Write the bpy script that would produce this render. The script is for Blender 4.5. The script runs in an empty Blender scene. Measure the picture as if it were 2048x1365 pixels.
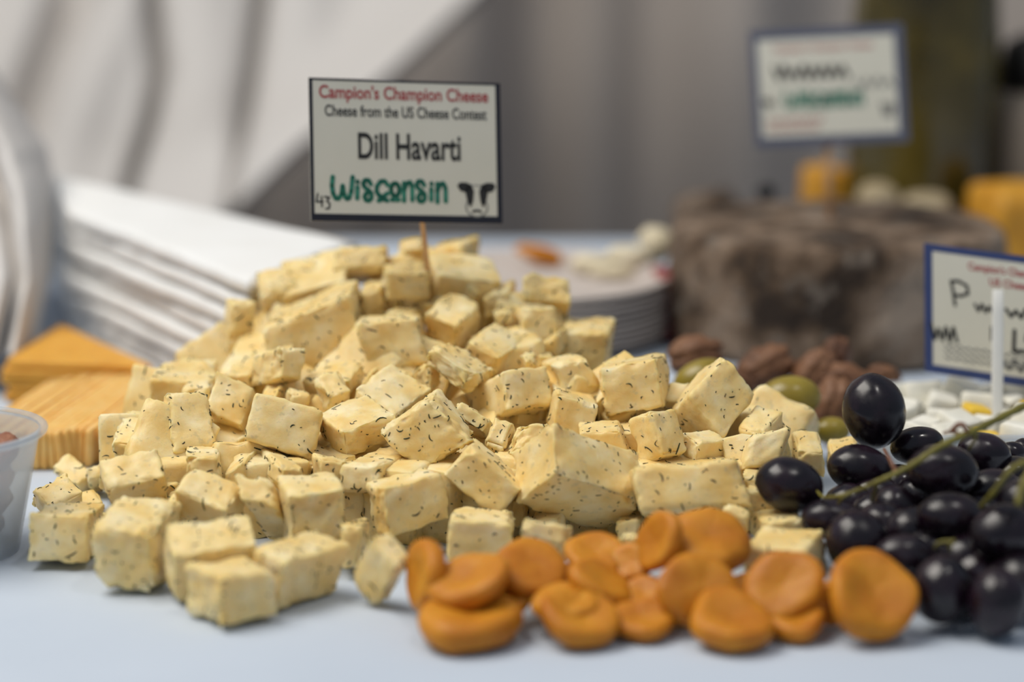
import bpy, math, random
import numpy as np
from mathutils import Vector, Matrix, noise

# ---------------------------------------------------------------- camera, world, lights, exposure
SC = bpy.context.scene
COL = SC.collection
F = 2048 * 85.0 / 36.0            # focal length in pixels of the 2048 x 1365 frame
H, PITCH = 0.224, math.radians(12.0)
CAM = np.array([0.0, -0.80, H])
cam_data = bpy.data.cameras.new('camera')
cam_data.lens = 85.0
cam_data.sensor_width = 36.0
cam_data.clip_start = 0.02
cam_data.clip_end = 60.0
cam_data.dof.use_dof = True
cam_data.dof.focus_distance = 0.790
cam_data.dof.aperture_fstop = 4.2
cam = bpy.data.objects.new('camera', cam_data)
COL.objects.link(cam)
cam.location = CAM
cam.rotation_euler = (math.pi / 2 - PITCH, 0, 0)
SC.camera = cam

world = bpy.data.worlds.new('tent_daylight')
SC.world = world
world.use_nodes = True
world.node_tree.nodes['Background'].inputs[0].default_value = (0.62, 0.74, 0.90, 1)
world.node_tree.nodes['Background'].inputs[1].default_value = 0.32


def area_light(name, loc, target, size, energy, color):
    d = bpy.data.lights.new(name, 'AREA')
    d.shape = 'RECTANGLE'
    d.size, d.size_y = size
    d.energy = energy
    d.color = color
    o = bpy.data.objects.new(name, d)
    COL.objects.link(o)
    o.location = loc
    o.rotation_euler = (Vector(target) - Vector(loc)).to_track_quat('-Z', 'Y').to_euler()
    return o


area_light('tent_roof_light', (-0.75, -0.10, 1.45), (0.0, 0.05, 0.0), (1.2, 0.9), 25.5, (1.0, 0.945, 0.855))
area_light('string_lamp', (0.55, -0.55, 1.6), (0.2, 0.0, 0.0), (0.12, 0.12), 3.0, (1.0, 0.96, 0.9))  # small unseen lamp that gives the highlights on grapes and bottle

SC.view_settings.view_transform = 'Standard'
SC.view_settings.look = 'None'
SC.view_settings.exposure = 0.0
SC.view_settings.gamma = 1.0
SC.view_settings.use_curve_mapping = False
SC.cycles.use_denoising = True
SC.cycles.use_adaptive_sampling = True
SC.cycles.adaptive_threshold = 0.03
SC.cycles.max_bounces = 7
SC.cycles.diffuse_bounces = 4
SC.cycles.glossy_bounces = 3
SC.cycles.transmission_bounces = 5

# ---------------------------------------------------------------- geometry helpers
RIGHT = np.array([1.0, 0, 0])
FWD = np.array([0, math.cos(PITCH), -math.sin(PITCH)])
UP = np.array([0, math.sin(PITCH), math.cos(PITCH)])


def px(x, y, d):
    """world point seen at pixel (x, y) at depth d along the view axis"""
    return CAM + d * FWD + (x - 1024) / F * d * RIGHT + (682.5 - y) / F * d * UP


def table_depth(y):
    return H / (math.sin(PITCH) + (y - 682.5) / F * math.cos(PITCH))


def on_table(x, y):
    p = px(x, y, table_depth(y))
    p[2] = 0
    return p


def cam_vec(v):
    """vector given as (right, up, towards camera)"""
    return v[0] * RIGHT + v[1] * UP - v[2] * FWD


def mesh_obj(name, verts, faces, mat=None, parent=None, smooth=True, origin=None):
    """one mesh object; verts in world coordinates, re-based on origin (or the parent's place)"""
    v = np.asarray(verts, dtype=float)
    if parent is not None:
        base = np.array(parent['_o'])
    else:
        base = np.array(origin) if origin is not None else np.array(
            [(v[:, 0].min() + v[:, 0].max()) / 2, (v[:, 1].min() + v[:, 1].max()) / 2, v[:, 2].min()])
    me = bpy.data.meshes.new(name)
    me.from_pydata((v - base).tolist(), [], [list(map(int, f)) for f in faces])
    if smooth:
        me.polygons.foreach_set('use_smooth', [True] * len(me.polygons))
    me.update()
    if mat is not None:
        me.materials.append(mat)
    o = bpy.data.objects.new(name, me)
    COL.objects.link(o)
    if parent is not None:
        o.parent = parent
        o['_o'] = parent['_o']
    else:
        o.location = base
        o['_o'] = base.tolist()
    return o


def tag(o, label, cat, group=None, kind=None):
    o['label'] = label
    if cat:
        o['category'] = cat
    if group:
        o['group'] = group
    if kind:
        o['kind'] = kind
    return o


def empty(name, loc):
    o = bpy.data.objects.new(name, None)
    o.empty_display_size = 0.01
    COL.objects.link(o)
    o.location = loc
    o['_o'] = [float(c) for c in loc]
    return o


def nz(p, s=1.0, off=0.0):
    return noise.noise(Vector((p[0] * s + off, p[1] * s + off * 1.7, p[2] * s - off)))


def tube(pts, radii, seg=8, cap=True):
    pts = [np.array(p, float) for p in pts]
    if np.isscalar(radii):
        radii = [radii] * len(pts)
    V, Fc = [], []
    n = len(pts)
    ref = np.array([0.13, 0.31, 0.94])
    for i, p in enumerate(pts):
        t = pts[min(i + 1, n - 1)] - pts[max(i - 1, 0)]
        t = t / (np.linalg.norm(t) + 1e-12)
        a = np.cross(t, ref)
        if np.linalg.norm(a) < 1e-3:
            a = np.cross(t, np.array([1.0, 0, 0]))
        a /= np.linalg.norm(a)
        b = np.cross(t, a)
        for k in range(seg):
            w = 2 * math.pi * k / seg
            V.append(p + radii[i] * (math.cos(w) * a + math.sin(w) * b))
    for i in range(n - 1):
        for k in range(seg):
            k2 = (k + 1) % seg
            Fc.append((i * seg + k, i * seg + k2, (i + 1) * seg + k2, (i + 1) * seg + k))
    if cap:
        Fc.append(tuple(range(seg))[::-1])
        Fc.append(tuple((n - 1) * seg + k for k in range(seg)))
    return V, Fc


def lathe(profile, seg=64, center=(0, 0, 0), closed=False):
    """profile: list of (r, z)"""
    V, Fc = [], []
    n = len(profile)
    for (r, z) in profile:
        for k in range(seg):
            w = 2 * math.pi * k / seg
            V.append((center[0] + r * math.cos(w), center[1] + r * math.sin(w), center[2] + z))
    m = n if closed else n - 1
    for i in range(m):
        j = (i + 1) % n
        for k in range(seg):
            k2 = (k + 1) % seg
            Fc.append((i * seg + k, i * seg + k2, j * seg + k2, j * seg + k))
    return V, Fc


_CUBE_CACHE = {}


def cube_grid(n):
    if n in _CUBE_CACHE:
        return _CUBE_CACHE[n]
    idx, pts, faces = {}, [], []
    t = [math.sin(math.pi / 2 * (2 * i / n - 1)) for i in range(n + 1)]

    def vid(i, j, k):
        key = (i, j, k)
        if key not in idx:
            idx[key] = len(pts)
            pts.append((t[i], t[j], t[k]))
        return idx[key]
    for ax in range(3):
        for side in (0, n):
            for a in range(n):
                for b in range(n):
                    q = []
                    for (da, db) in ((0, 0), (1, 0), (1, 1), (0, 1)):
                        c = [0, 0, 0]
                        c[ax] = side
                        c[(ax + 1) % 3] = a + da
                        c[(ax + 2) % 3] = b + db
                        q.append(vid(*c))
                    faces.append(q if side else q[::-1])
    _CUBE_CACHE[n] = (np.array(pts), faces)
    return _CUBE_CACHE[n]


def box_verts(c, hx, hy, hz, r, n=4):
    """rounded box, centre c, half axes as world vectors"""
    q, f = cube_grid(n)
    L = np.array([np.linalg.norm(hx), np.linalg.norm(hy), np.linalg.norm(hz)])
    p = q * L
    inner = np.clip(p, -(L - r), L - r)
    d = p - inner
    ln = np.linalg.norm(d, axis=1, keepdims=True)
    p = inner + np.where(ln > 1e-9, d / np.maximum(ln, 1e-9) * r, 0)
    M = np.array([np.array(hx) / L[0], np.array(hy) / L[1], np.array(hz) / L[2]])
    return p @ M + np.array(c), f


def sphere_grid(nu=28, nv=16):
    V, Fc = [], []
    V.append((0, 0, 1))
    for i in range(1, nv):
        a = math.pi * i / nv
        for k in range(nu):
            w = 2 * math.pi * k / nu
            V.append((math.sin(a) * math.cos(w), math.sin(a) * math.sin(w), math.cos(a)))
    V.append((0, 0, -1))
    for k in range(nu):
        Fc.append((0, 1 + k, 1 + (k + 1) % nu))
    for i in range(nv - 2):
        for k in range(nu):
            k2 = (k + 1) % nu
            Fc.append((1 + i * nu + k, 1 + (i + 1) * nu + k, 1 + (i + 1) * nu + k2, 1 + i * nu + k2))
    last = len(V) - 1
    b = 1 + (nv - 2) * nu
    for k in range(nu):
        Fc.append((last, b + (k + 1) % nu, b + k))
    return np.array(V), Fc


# ---------------------------------------------------------------- materials
def new_mat(name):
    m = bpy.data.materials.new(name)
    m.use_nodes = True
    nt = m.node_tree
    return m, nt, nt.nodes['Principled BSDF']


def noise_node(nt, scale, detail=4.0, rough=0.55, random_offset=True):
    tc = nt.nodes.new('ShaderNodeTexCoord')
    src = tc.outputs['Object']
    if random_offset:
        oi = nt.nodes.new('ShaderNodeObjectInfo')
        mul = nt.nodes.new('ShaderNodeMath')
        mul.operation = 'MULTIPLY'
        mul.inputs[1].default_value = 3.7
        nt.links.new(oi.outputs['Random'], mul.inputs[0])
        add = nt.nodes.new('ShaderNodeVectorMath')
        add.operation = 'ADD'
        nt.links.new(src, add.inputs[0])
        nt.links.new(mul.outputs[0], add.inputs[1])
        src = add.outputs[0]
    n = nt.nodes.new('ShaderNodeTexNoise')
    n.inputs['Scale'].default_value = scale
    n.inputs['Detail'].default_value = detail
    n.inputs['Roughness'].default_value = rough
    nt.links.new(src, n.inputs['Vector'])
    return n


def ramp(nt, fac, stops):
    r = nt.nodes.new('ShaderNodeValToRGB')
    els = r.color_ramp.elements
    while len(els) < len(stops):
        els.new(0.5)
    for e, (p, c) in zip(els, stops):
        e.position = p
        e.color = (*c, 1)
    nt.links.new(fac, r.inputs[0])
    return r.outputs[0]


def mixc(nt, fac, a, b, mode='MIX'):
    m = nt.nodes.new('ShaderNodeMix')
    m.data_type = 'RGBA'
    m.blend_type = mode
    for sock, val in ((m.inputs[0], fac), (m.inputs[6], a), (m.inputs[7], b)):
        if isinstance(val, bpy.types.NodeSocket):
            nt.links.new(val, sock)
        elif isinstance(val, (int, float)):
            sock.default_value = val
        else:
            sock.default_value = (*val, 1)
    return m.outputs[2]


def bump(nt, b, height, strength=0.3, dist=0.001):
    n = nt.nodes.new('ShaderNodeBump')
    n.inputs['Strength'].default_value = strength
    n.inputs['Distance'].default_value = dist
    nt.links.new(height, n.inputs['Height'])
    nt.links.new(n.outputs[0], b.inputs['Normal'])


def simple(name, stops, scale=60, rough=0.5, spec=0.4, bump_s=0.0, bump_scale=300, bump_d=0.0008,
           sss=0.0, sss_r=(0.004, 0.002, 0.001), detail=4.0, rnd=True):
    m, nt, b = new_mat(name)
    if len(stops) == 1:
        b.inputs['Base Color'].default_value = (*stops[0][1], 1)
    else:
        n = noise_node(nt, scale, detail, random_offset=rnd)
        nt.links.new(ramp(nt, n.outputs[0], stops), b.inputs['Base Color'])
    b.inputs['Roughness'].default_value = rough
    b.inputs['Specular IOR Level'].default_value = spec
    if bump_s:
        n2 = noise_node(nt, bump_scale, 5, random_offset=rnd)
        bump(nt, b, n2.outputs[0], bump_s, bump_d)
    if sss:
        b.inputs['Subsurface Weight'].default_value = sss
        b.inputs['Subsurface Radius'].default_value = sss_r
        b.inputs['Subsurface Scale'].default_value = 1.0
    return m


def cheese_material():
    m, nt, b = new_mat('dill_cheese')
    n1 = noise_node(nt, 90, 3)
    base = ramp(nt, n1.outputs[0], [(0.32, (0.83, 0.575, 0.20)), (0.52, (0.88, 0.685, 0.32)), (0.68, (0.92, 0.78, 0.47))])
    n2 = noise_node(nt, 420, 2)                       # herb just below the surface
    blot = ramp(nt, n2.outputs[0], [(0.60, (0, 0, 0)), (0.72, (1, 1, 1))])
    sub = nt.nodes.new('ShaderNodeMath')
    sub.operation = 'MULTIPLY'
    sub.inputs[1].default_value = 0.42
    nt.links.new(blot, sub.inputs[0])
    col = mixc(nt, sub.outputs[0], base, (0.50, 0.45, 0.29))
    nt.links.new(col, b.inputs['Base Color'])
    b.inputs['Roughness'].default_value = 0.42
    b.inputs['Specular IOR Level'].default_value = 0.35
    b.inputs['Subsurface Weight'].default_value = 0.35
    b.inputs['Subsurface Radius'].default_value = (0.0040, 0.0026, 0.0010)
    b.inputs['Subsurface Scale'].default_value = 1.0
    n3 = noise_node(nt, 700, 6, 0.65)
    bump(nt, b, n3.outputs[0], 0.35, 0.0006)
    return m


M_CHEESE = cheese_material()
M_DILL = simple('dill_leaf', [(0.3, (0.012, 0.018, 0.006)), (0.7, (0.05, 0.06, 0.02))], 900, 0.6)
M_APRICOT = simple('dried_apricot', [(0.3, (0.46, 0.150, 0.008)), (0.55, (0.58, 0.225, 0.012)), (0.8, (0.68, 0.31, 0.03))], 70,
                   0.5, 0.35, 0.35, 260, 0.0012, 0.35, (0.006, 0.002, 0.0006))
M_OLIVE = simple('green_olive', [(0.3, (0.23, 0.17, 0.018)), (0.7, (0.36, 0.27, 0.04))], 60, 0.28, 0.5, 0, sss=0.2)
M_NUT = simple('shelled_nut', [(0.3, (0.085, 0.032, 0.014)), (0.5, (0.19, 0.085, 0.04)), (0.75, (0.31, 0.16, 0.085))], 90, 0.5, 0.4,
               0.6, 300, 0.002)
M_NUTR = simple('red_brown_nut', [(0.3, (0.16, 0.055, 0.030)), (0.5, (0.30, 0.12, 0.07)), (0.75, (0.42, 0.20, 0.11))], 90, 0.5, 0.4, 0.6, 300, 0.002)
M_CLOTH = simple('white_cloth', [(0.3, (0.51, 0.575, 0.67)), (0.7, (0.56, 0.625, 0.72))], 8, 0.75, 0.2, 0.12, 900, 0.0004, rnd=False)
M_DRAPE = simple('white_drape', [(0.3, (0.63, 0.595, 0.565)), (0.7, (0.68, 0.655, 0.635))], 4, 0.8, 0.15, 0.1, 600, 0.0005, rnd=False)
M_BACK = simple('taupe_drape', [(0.3, (0.43, 0.38, 0.345)), (0.7, (0.50, 0.455, 0.425))], 3, 0.8, 0.15, rnd=False)
M_PAPER = simple('white_paper', [(0.3, (0.80, 0.80, 0.79)), (0.7, (0.84, 0.845, 0.845))], 30, 0.8, 0.15, 0.15, 500, 0.0004)
M_PLATE = simple('pulp_plate', [(0.3, (0.52, 0.45, 0.41)), (0.7, (0.60, 0.54, 0.50))], 30, 0.55, 0.3)
M_SLICE = simple('colby_slice', [(0.3, (0.80, 0.42, 0.095)), (0.55, (0.86, 0.52, 0.16)), (0.75, (0.90, 0.60, 0.24))], 120, 0.5, 0.35, 0.2, 500,
                 0.0006, 0.25, (0.003, 0.0015, 0.0005))
M_CHED = simple('cheddar_slice', [(0.3, (0.66, 0.30, 0.03)), (0.7, (0.78, 0.41, 0.06))], 100, 0.5, 0.35, 0.2, 500, 0.0006, 0.25,
                (0.003, 0.0015, 0.0005))
M_YELLOW = simple('gold_cheese', [(0.3, (0.56, 0.25, 0.02)), (0.7, (0.70, 0.36, 0.04))], 60, 0.5)
M_CREAM = simple('cream_cheese', [(0.3, (0.72, 0.62, 0.42)), (0.7, (0.82, 0.74, 0.56))], 60, 0.5)
M_CURDW = simple('white_curd', [(0.3, (0.78, 0.75, 0.64)), (0.7, (0.86, 0.84, 0.76))], 120, 0.45, 0.35, 0.2, 400, 0.001)
M_CURDY = simple('yellow_curd', [(0.3, (0.80, 0.50, 0.03)), (0.7, (0.86, 0.60, 0.08))], 120, 0.45)
M_RED = simple('red_wax', [(0.3, (0.22, 0.008, 0.014)), (0.7, (0.30, 0.012, 0.02))], 40, 0.4)
M_BLACK = simple('black_plastic', [(0.5, (0.006, 0.006, 0.007))], rough=0.5)
M_TAN = simple('tan_ceramic', [(0.3, (0.22, 0.185, 0.15)), (0.7, (0.27, 0.23, 0.19))], 12, 0.6)
M_WOOD = simple('skewer_wood', [(0.3, (0.62, 0.36, 0.18)), (0.7, (0.72, 0.46, 0.26))], 300, 0.6)
M_WSTICK = simple('white_stick', [(0.3, (0.70, 0.69, 0.64)), (0.7, (0.76, 0.75, 0.71))], 60, 0.5)
M_CARD = simple('card_stock', [(0.3, (0.60, 0.585, 0.50)), (0.7, (0.64, 0.62, 0.54))], 30, 0.5, 0.35)
M_NAVY = simple('navy_border', [(0.5, (0.012, 0.013, 0.022))], rough=0.45)
M_BLUE = simple('blue_border', [(0.5, (0.035, 0.055, 0.16))], rough=0.45)
M_BLUE2 = simple('slate_border', [(0.5, (0.085, 0.095, 0.14))], rough=0.45)
M_INKR = simple('red_ink', [(0.5, (0.36, 0.045, 0.05))], rough=0.6)
M_INKK = simple('black_ink', [(0.5, (0.018, 0.018, 0.018))], rough=0.6)
M_INKG = simple('green_ink', [(0.3, (0.02, 0.16, 0.12)), (0.7, (0.04, 0.24, 0.16))], 200, 0.6)
M_INKGREY = simple('grey_ink', [(0.5, (0.20, 0.20, 0.19))], rough=0.6)
M_STEM = simple('grape_stem', [(0.3, (0.10, 0.085, 0.012)), (0.7, (0.22, 0.19, 0.03))], 120, 0.5, 0.4, 0.3, 600, 0.001)
M_STEMTIP = simple('stem_knob', [(0.3, (0.13, 0.05, 0.025)), (0.7, (0.22, 0.09, 0.05))], 200, 0.6)


def grape_material():
    m, nt, b = new_mat('black_grape')
    n = noise_node(nt, 110, 4)
    nt.links.new(ramp(nt, n.outputs[0], [(0.40, (0.006, 0.003, 0.006)), (0.62, (0.016, 0.007, 0.013)), (0.8, (0.040, 0.032, 0.045))]),
                 b.inputs['Base Color'])
    n2 = noise_node(nt, 160, 3)
    r = ramp(nt, n2.outputs[0], [(0.35, (0.16, 0.16, 0.16)), (0.7, (0.42, 0.42, 0.42))])
    nt.links.new(r, b.inputs['Roughness'])
    b.inputs['Specular IOR Level'].default_value = 0.5
    return m


M_GRAPE = grape_material()


def rind_material():
    m, nt, b = new_mat('mouldy_rind')
    n1 = noise_node(nt, 26, 6, 0.62)
    c1 = ramp(nt, n1.outputs[0], [(0.39, (0.026, 0.014, 0.007)), (0.47, (0.090, 0.055, 0.031)), (0.56, (0.22, 0.152, 0.103)),
                                  (0.68, (0.37, 0.285, 0.215))])
    n2 = noise_node(nt, 70, 4)
    k = ramp(nt, n2.outputs[0], [(0.55, (0, 0, 0)), (0.7, (1, 1, 1))])
    c2 = mixc(nt, k, c1, (0.18, 0.145, 0.115))
    nt.links.new(c2, b.inputs['Base Color'])
    b.inputs['Roughness'].default_value = 0.9
    n3 = noise_node(nt, 240, 6)
    bump(nt, b, n3.outputs[0], 0.8, 0.004)
    return m


M_RIND = rind_material()


def frosted_plastic(name, tint, transp):
    m = bpy.data.materials.new(name)
    m.use_nodes = True
    nt = m.node_tree
    nt.nodes.clear()
    out = nt.nodes.new('ShaderNodeOutputMaterial')
    tr = nt.nodes.new('ShaderNodeBsdfTranslucent')
    tr.inputs[0].default_value = (*tint, 1)
    di = nt.nodes.new('ShaderNodeBsdfPrincipled')
    di.inputs['Base Color'].default_value = (*tint, 1)
    di.inputs['Roughness'].default_value = 0.3
    tp = nt.nodes.new('ShaderNodeBsdfTransparent')
    m1 = nt.nodes.new('ShaderNodeMixShader')
    m1.inputs[0].default_value = 0.5
    m2 = nt.nodes.new('ShaderNodeMixShader')
    m2.inputs[0].default_value = transp
    nt.links.new(di.outputs[0], m1.inputs[1])
    nt.links.new(tr.outputs[0], m1.inputs[2])
    nt.links.new(m1.outputs[0], m2.inputs[1])
    nt.links.new(tp.outputs[0], m2.inputs[2])
    nt.links.new(m2.outputs[0], out.inputs[0])
    return m


M_CUP = frosted_plastic('frosted_plastic', (0.68, 0.75, 0.82), 0.56)
M_BREAD = simple('tan_bread', [(0.3, (0.36, 0.28, 0.16)), (0.7, (0.46, 0.38, 0.25))], 60, 0.6)
M_TUB = frosted_plastic('clear_plastic', (0.62, 0.68, 0.76), 0.55)


def glass_material():
    m, nt, b = new_mat('olive_glass')
    n = noise_node(nt, 18, 3)
    nt.links.new(ramp(nt, n.outputs[0], [(0.35, (0.040, 0.030, 0.007)), (0.55, (0.11, 0.082, 0.016)), (0.75, (0.22, 0.15, 0.02))]),
                 b.inputs['Base Color'])
    b.inputs['Roughness'].default_value = 0.12
    b.inputs['Transmission Weight'].default_value = 0.25
    b.inputs['Specular IOR Level'].default_value = 0.6
    return m


M_GLASS = glass_material()

# ---------------------------------------------------------------- the table and the drapes
rng = random.Random(7)


def build_tablecloth():
    xs = np.linspace(-0.85, 0.85, 120)
    ys = np.linspace(-0.47, 0.525, 110)
    V, Fc = [], []
    nx, ny = len(xs), len(ys) + 6
    for j in range(ny):
        for i, x in enumerate(xs):
            if j < 6:                                     # drop over the front edge
                k = 6 - j
                z = -0.05 * k
                y = -0.475 - 0.006 * math.sin(x * 38 + 1) * k / 3
            else:
                y = ys[j - 6]
                z = 0.0006 * (nz((x * 9, y * 5, 0.3)) - 0.6)
                if y < -0.06:
                    z += 0.0012 * (nz((x * 5, y * 16, 4.2)) - 0.3) * min(1, (-0.06 - y) / 0.05)
            V.append((x, y, min(z, 0.0) if j >= 6 else z))
    for j in range(ny - 1):
        for i in range(nx - 1):
            a = j * nx + i
            Fc.append((a, a + 1, a + nx + 1, a + nx))
    o = mesh_obj('tablecloth', V, Fc, M_CLOTH, origin=(0, 0, 0))
    return tag(o, 'white tablecloth under the cheese, fruit and napkins', 'tablecloth', kind='thing')


build_tablecloth()
fl = mesh_obj('floor', [(-3, -3, -.76), (3, -3, -.76), (3, 3, -.76), (-3, 3, -.76)], [(0, 1, 2, 3)], M_TAN, smooth=False)
fl['kind'] = 'structure'
fl['label'] = 'tan floor below the table'


def drape_from(fn, nx, ny, name, mat, thick=0.004):
    V, Fc = [], []
    for side in (0, 1):
        for j in range(ny + 1):
            for i in range(nx + 1):
                p = np.array(fn(i / nx, j / ny))
                if side:
                    p = p + np.array([0, thick, 0])
                V.append(p)
    n = (nx + 1) * (ny + 1)
    for s in (0, 1):
        for j in range(ny):
            for i in range(nx):
                a = s * n + j * (nx + 1) + i
                q = (a, a + 1, a + nx + 2, a + nx + 1)
                Fc.append(q if s == 0 else q[::-1])
    for i in range(nx):
        Fc.append((i, i + n, i + 1 + n, i + 1))
        a = ny * (nx + 1) + i
        Fc.append((a + 1, a + 1 + n, a + n, a))
    for j in range(ny):
        a, b = j * (nx + 1), (j + 1) * (nx + 1)
        Fc.append((b, b + n, a + n, a))
        a, b = a + nx, b + nx
        Fc.append((a, a + n, b + n, b))
    return mesh_obj(name, V, Fc, mat)


def back_drape(u, v):
    x = -1.6 + 3.2 * u
    z = -0.75 + 1.95 * v
    f = 0.026 * math.sin(x * 19 + 0.9 * math.sin(x * 7)) + 0.020 * math.sin(x * 50 + 0.6 + 0.9 * math.sin(x * 11))
    return (x, 1.25 + f + 0.012 * nz((x * 4, z * 1.5, 2.0)), z)


tag(drape_from(back_drape, 460, 24, 'backdrop_curtain', M_BACK), 'grey taupe pleated curtain hanging behind the whole table', 'curtain')


def interp(t, pts):
    return float(np.interp(t, [p[0] for p in pts], [p[1] for p in pts]))


def swag(u, v):
    # v = 0 bottom, 1 top; a tent cloth hung from above and gathered towards the lower left
    y = 470 - 800 * v
    xr = interp(y, [(-400, 1330), (-100, 1062), (0, 962), (150, 800), (300, 612), (420, 490), (470, 440)])
    x = -330 + (xr + 330) * u
    d = 1.62
    for (line, depth, w) in (([(-400, 330), (0, 305), (150, 322), (250, 300), (345, 268), (470, 235)], 0.050, 15),
                             ([(-400, 555), (0, 522), (150, 503), (300, 480), (400, 463), (470, 455)], 0.050, 15),
                             ([(-400, 190), (0, 150), (150, 90), (300, 40), (470, 0)], 0.05, 45)):
        xv = interp(y, line)
        d += depth * math.exp(-((x - xv) / w) ** 2)
        d -= 0.30 * depth * math.exp(-((x - xv - 90) / 70) ** 2)
    e = (xr - x)
    d -= 0.10 * math.exp(-(e / 130) ** 2)            # the turned hem bulges forward
    d += 0.10 * math.exp(-(e / 14) ** 2)
    d += 0.16 * v                                     # leans back upwards
    d += 0.012 * nz((x / 160, y / 220, 1.0))
    return px(x, y, d)


tag(drape_from(swag, 260, 60, 'tent_cloth', M_DRAPE), 'white tent cloth with long pleats draped behind the napkins', 'drape')


def side_fold(u, v):
    y = 712 - 1050 * v
    xr = interp(y, [(-350, -150), (100, -40), (160, -5), (230, 45), (300, 92), (360, 104), (450, 108), (560, 98), (650, 78), (760, 60)])
    x = -420 + (xr + 420) * u
    e = xr - x
    d = 0.978 + 0.055 * math.exp(-(e / 22) ** 2) - 0.03 * math.exp(-((e - 75) / 38) ** 2)
    d += 0.040 * math.exp(-((x - interp(y, [(100, -120), (400, 8), (560, 30), (760, -10)])) / 16) ** 2)
    d += 0.26 * v + 0.008 * nz((x / 60, y / 130, 5.0))
    return px(x, y, d)


tag(drape_from(side_fold, 150, 100, 'hanging_cloth', M_DRAPE), 'white cloth fold hanging at the far left before the napkins', 'drape')

# ---------------------------------------------------------------- the dill cheese pile
CROPS = {1: (0, 700, 520 / 1268), 2: (420, 470, 540 / 2048), 3: (880, 520, 540 / 2048), 4: (420, 760, 540 / 2048),
         5: (880, 780, 540 / 2048), 6: (300, 900, 540 / 2048), 7: (1300, 700, 440 / 1365), 8: (780, 1000, 1080 / 2048)}
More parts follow.
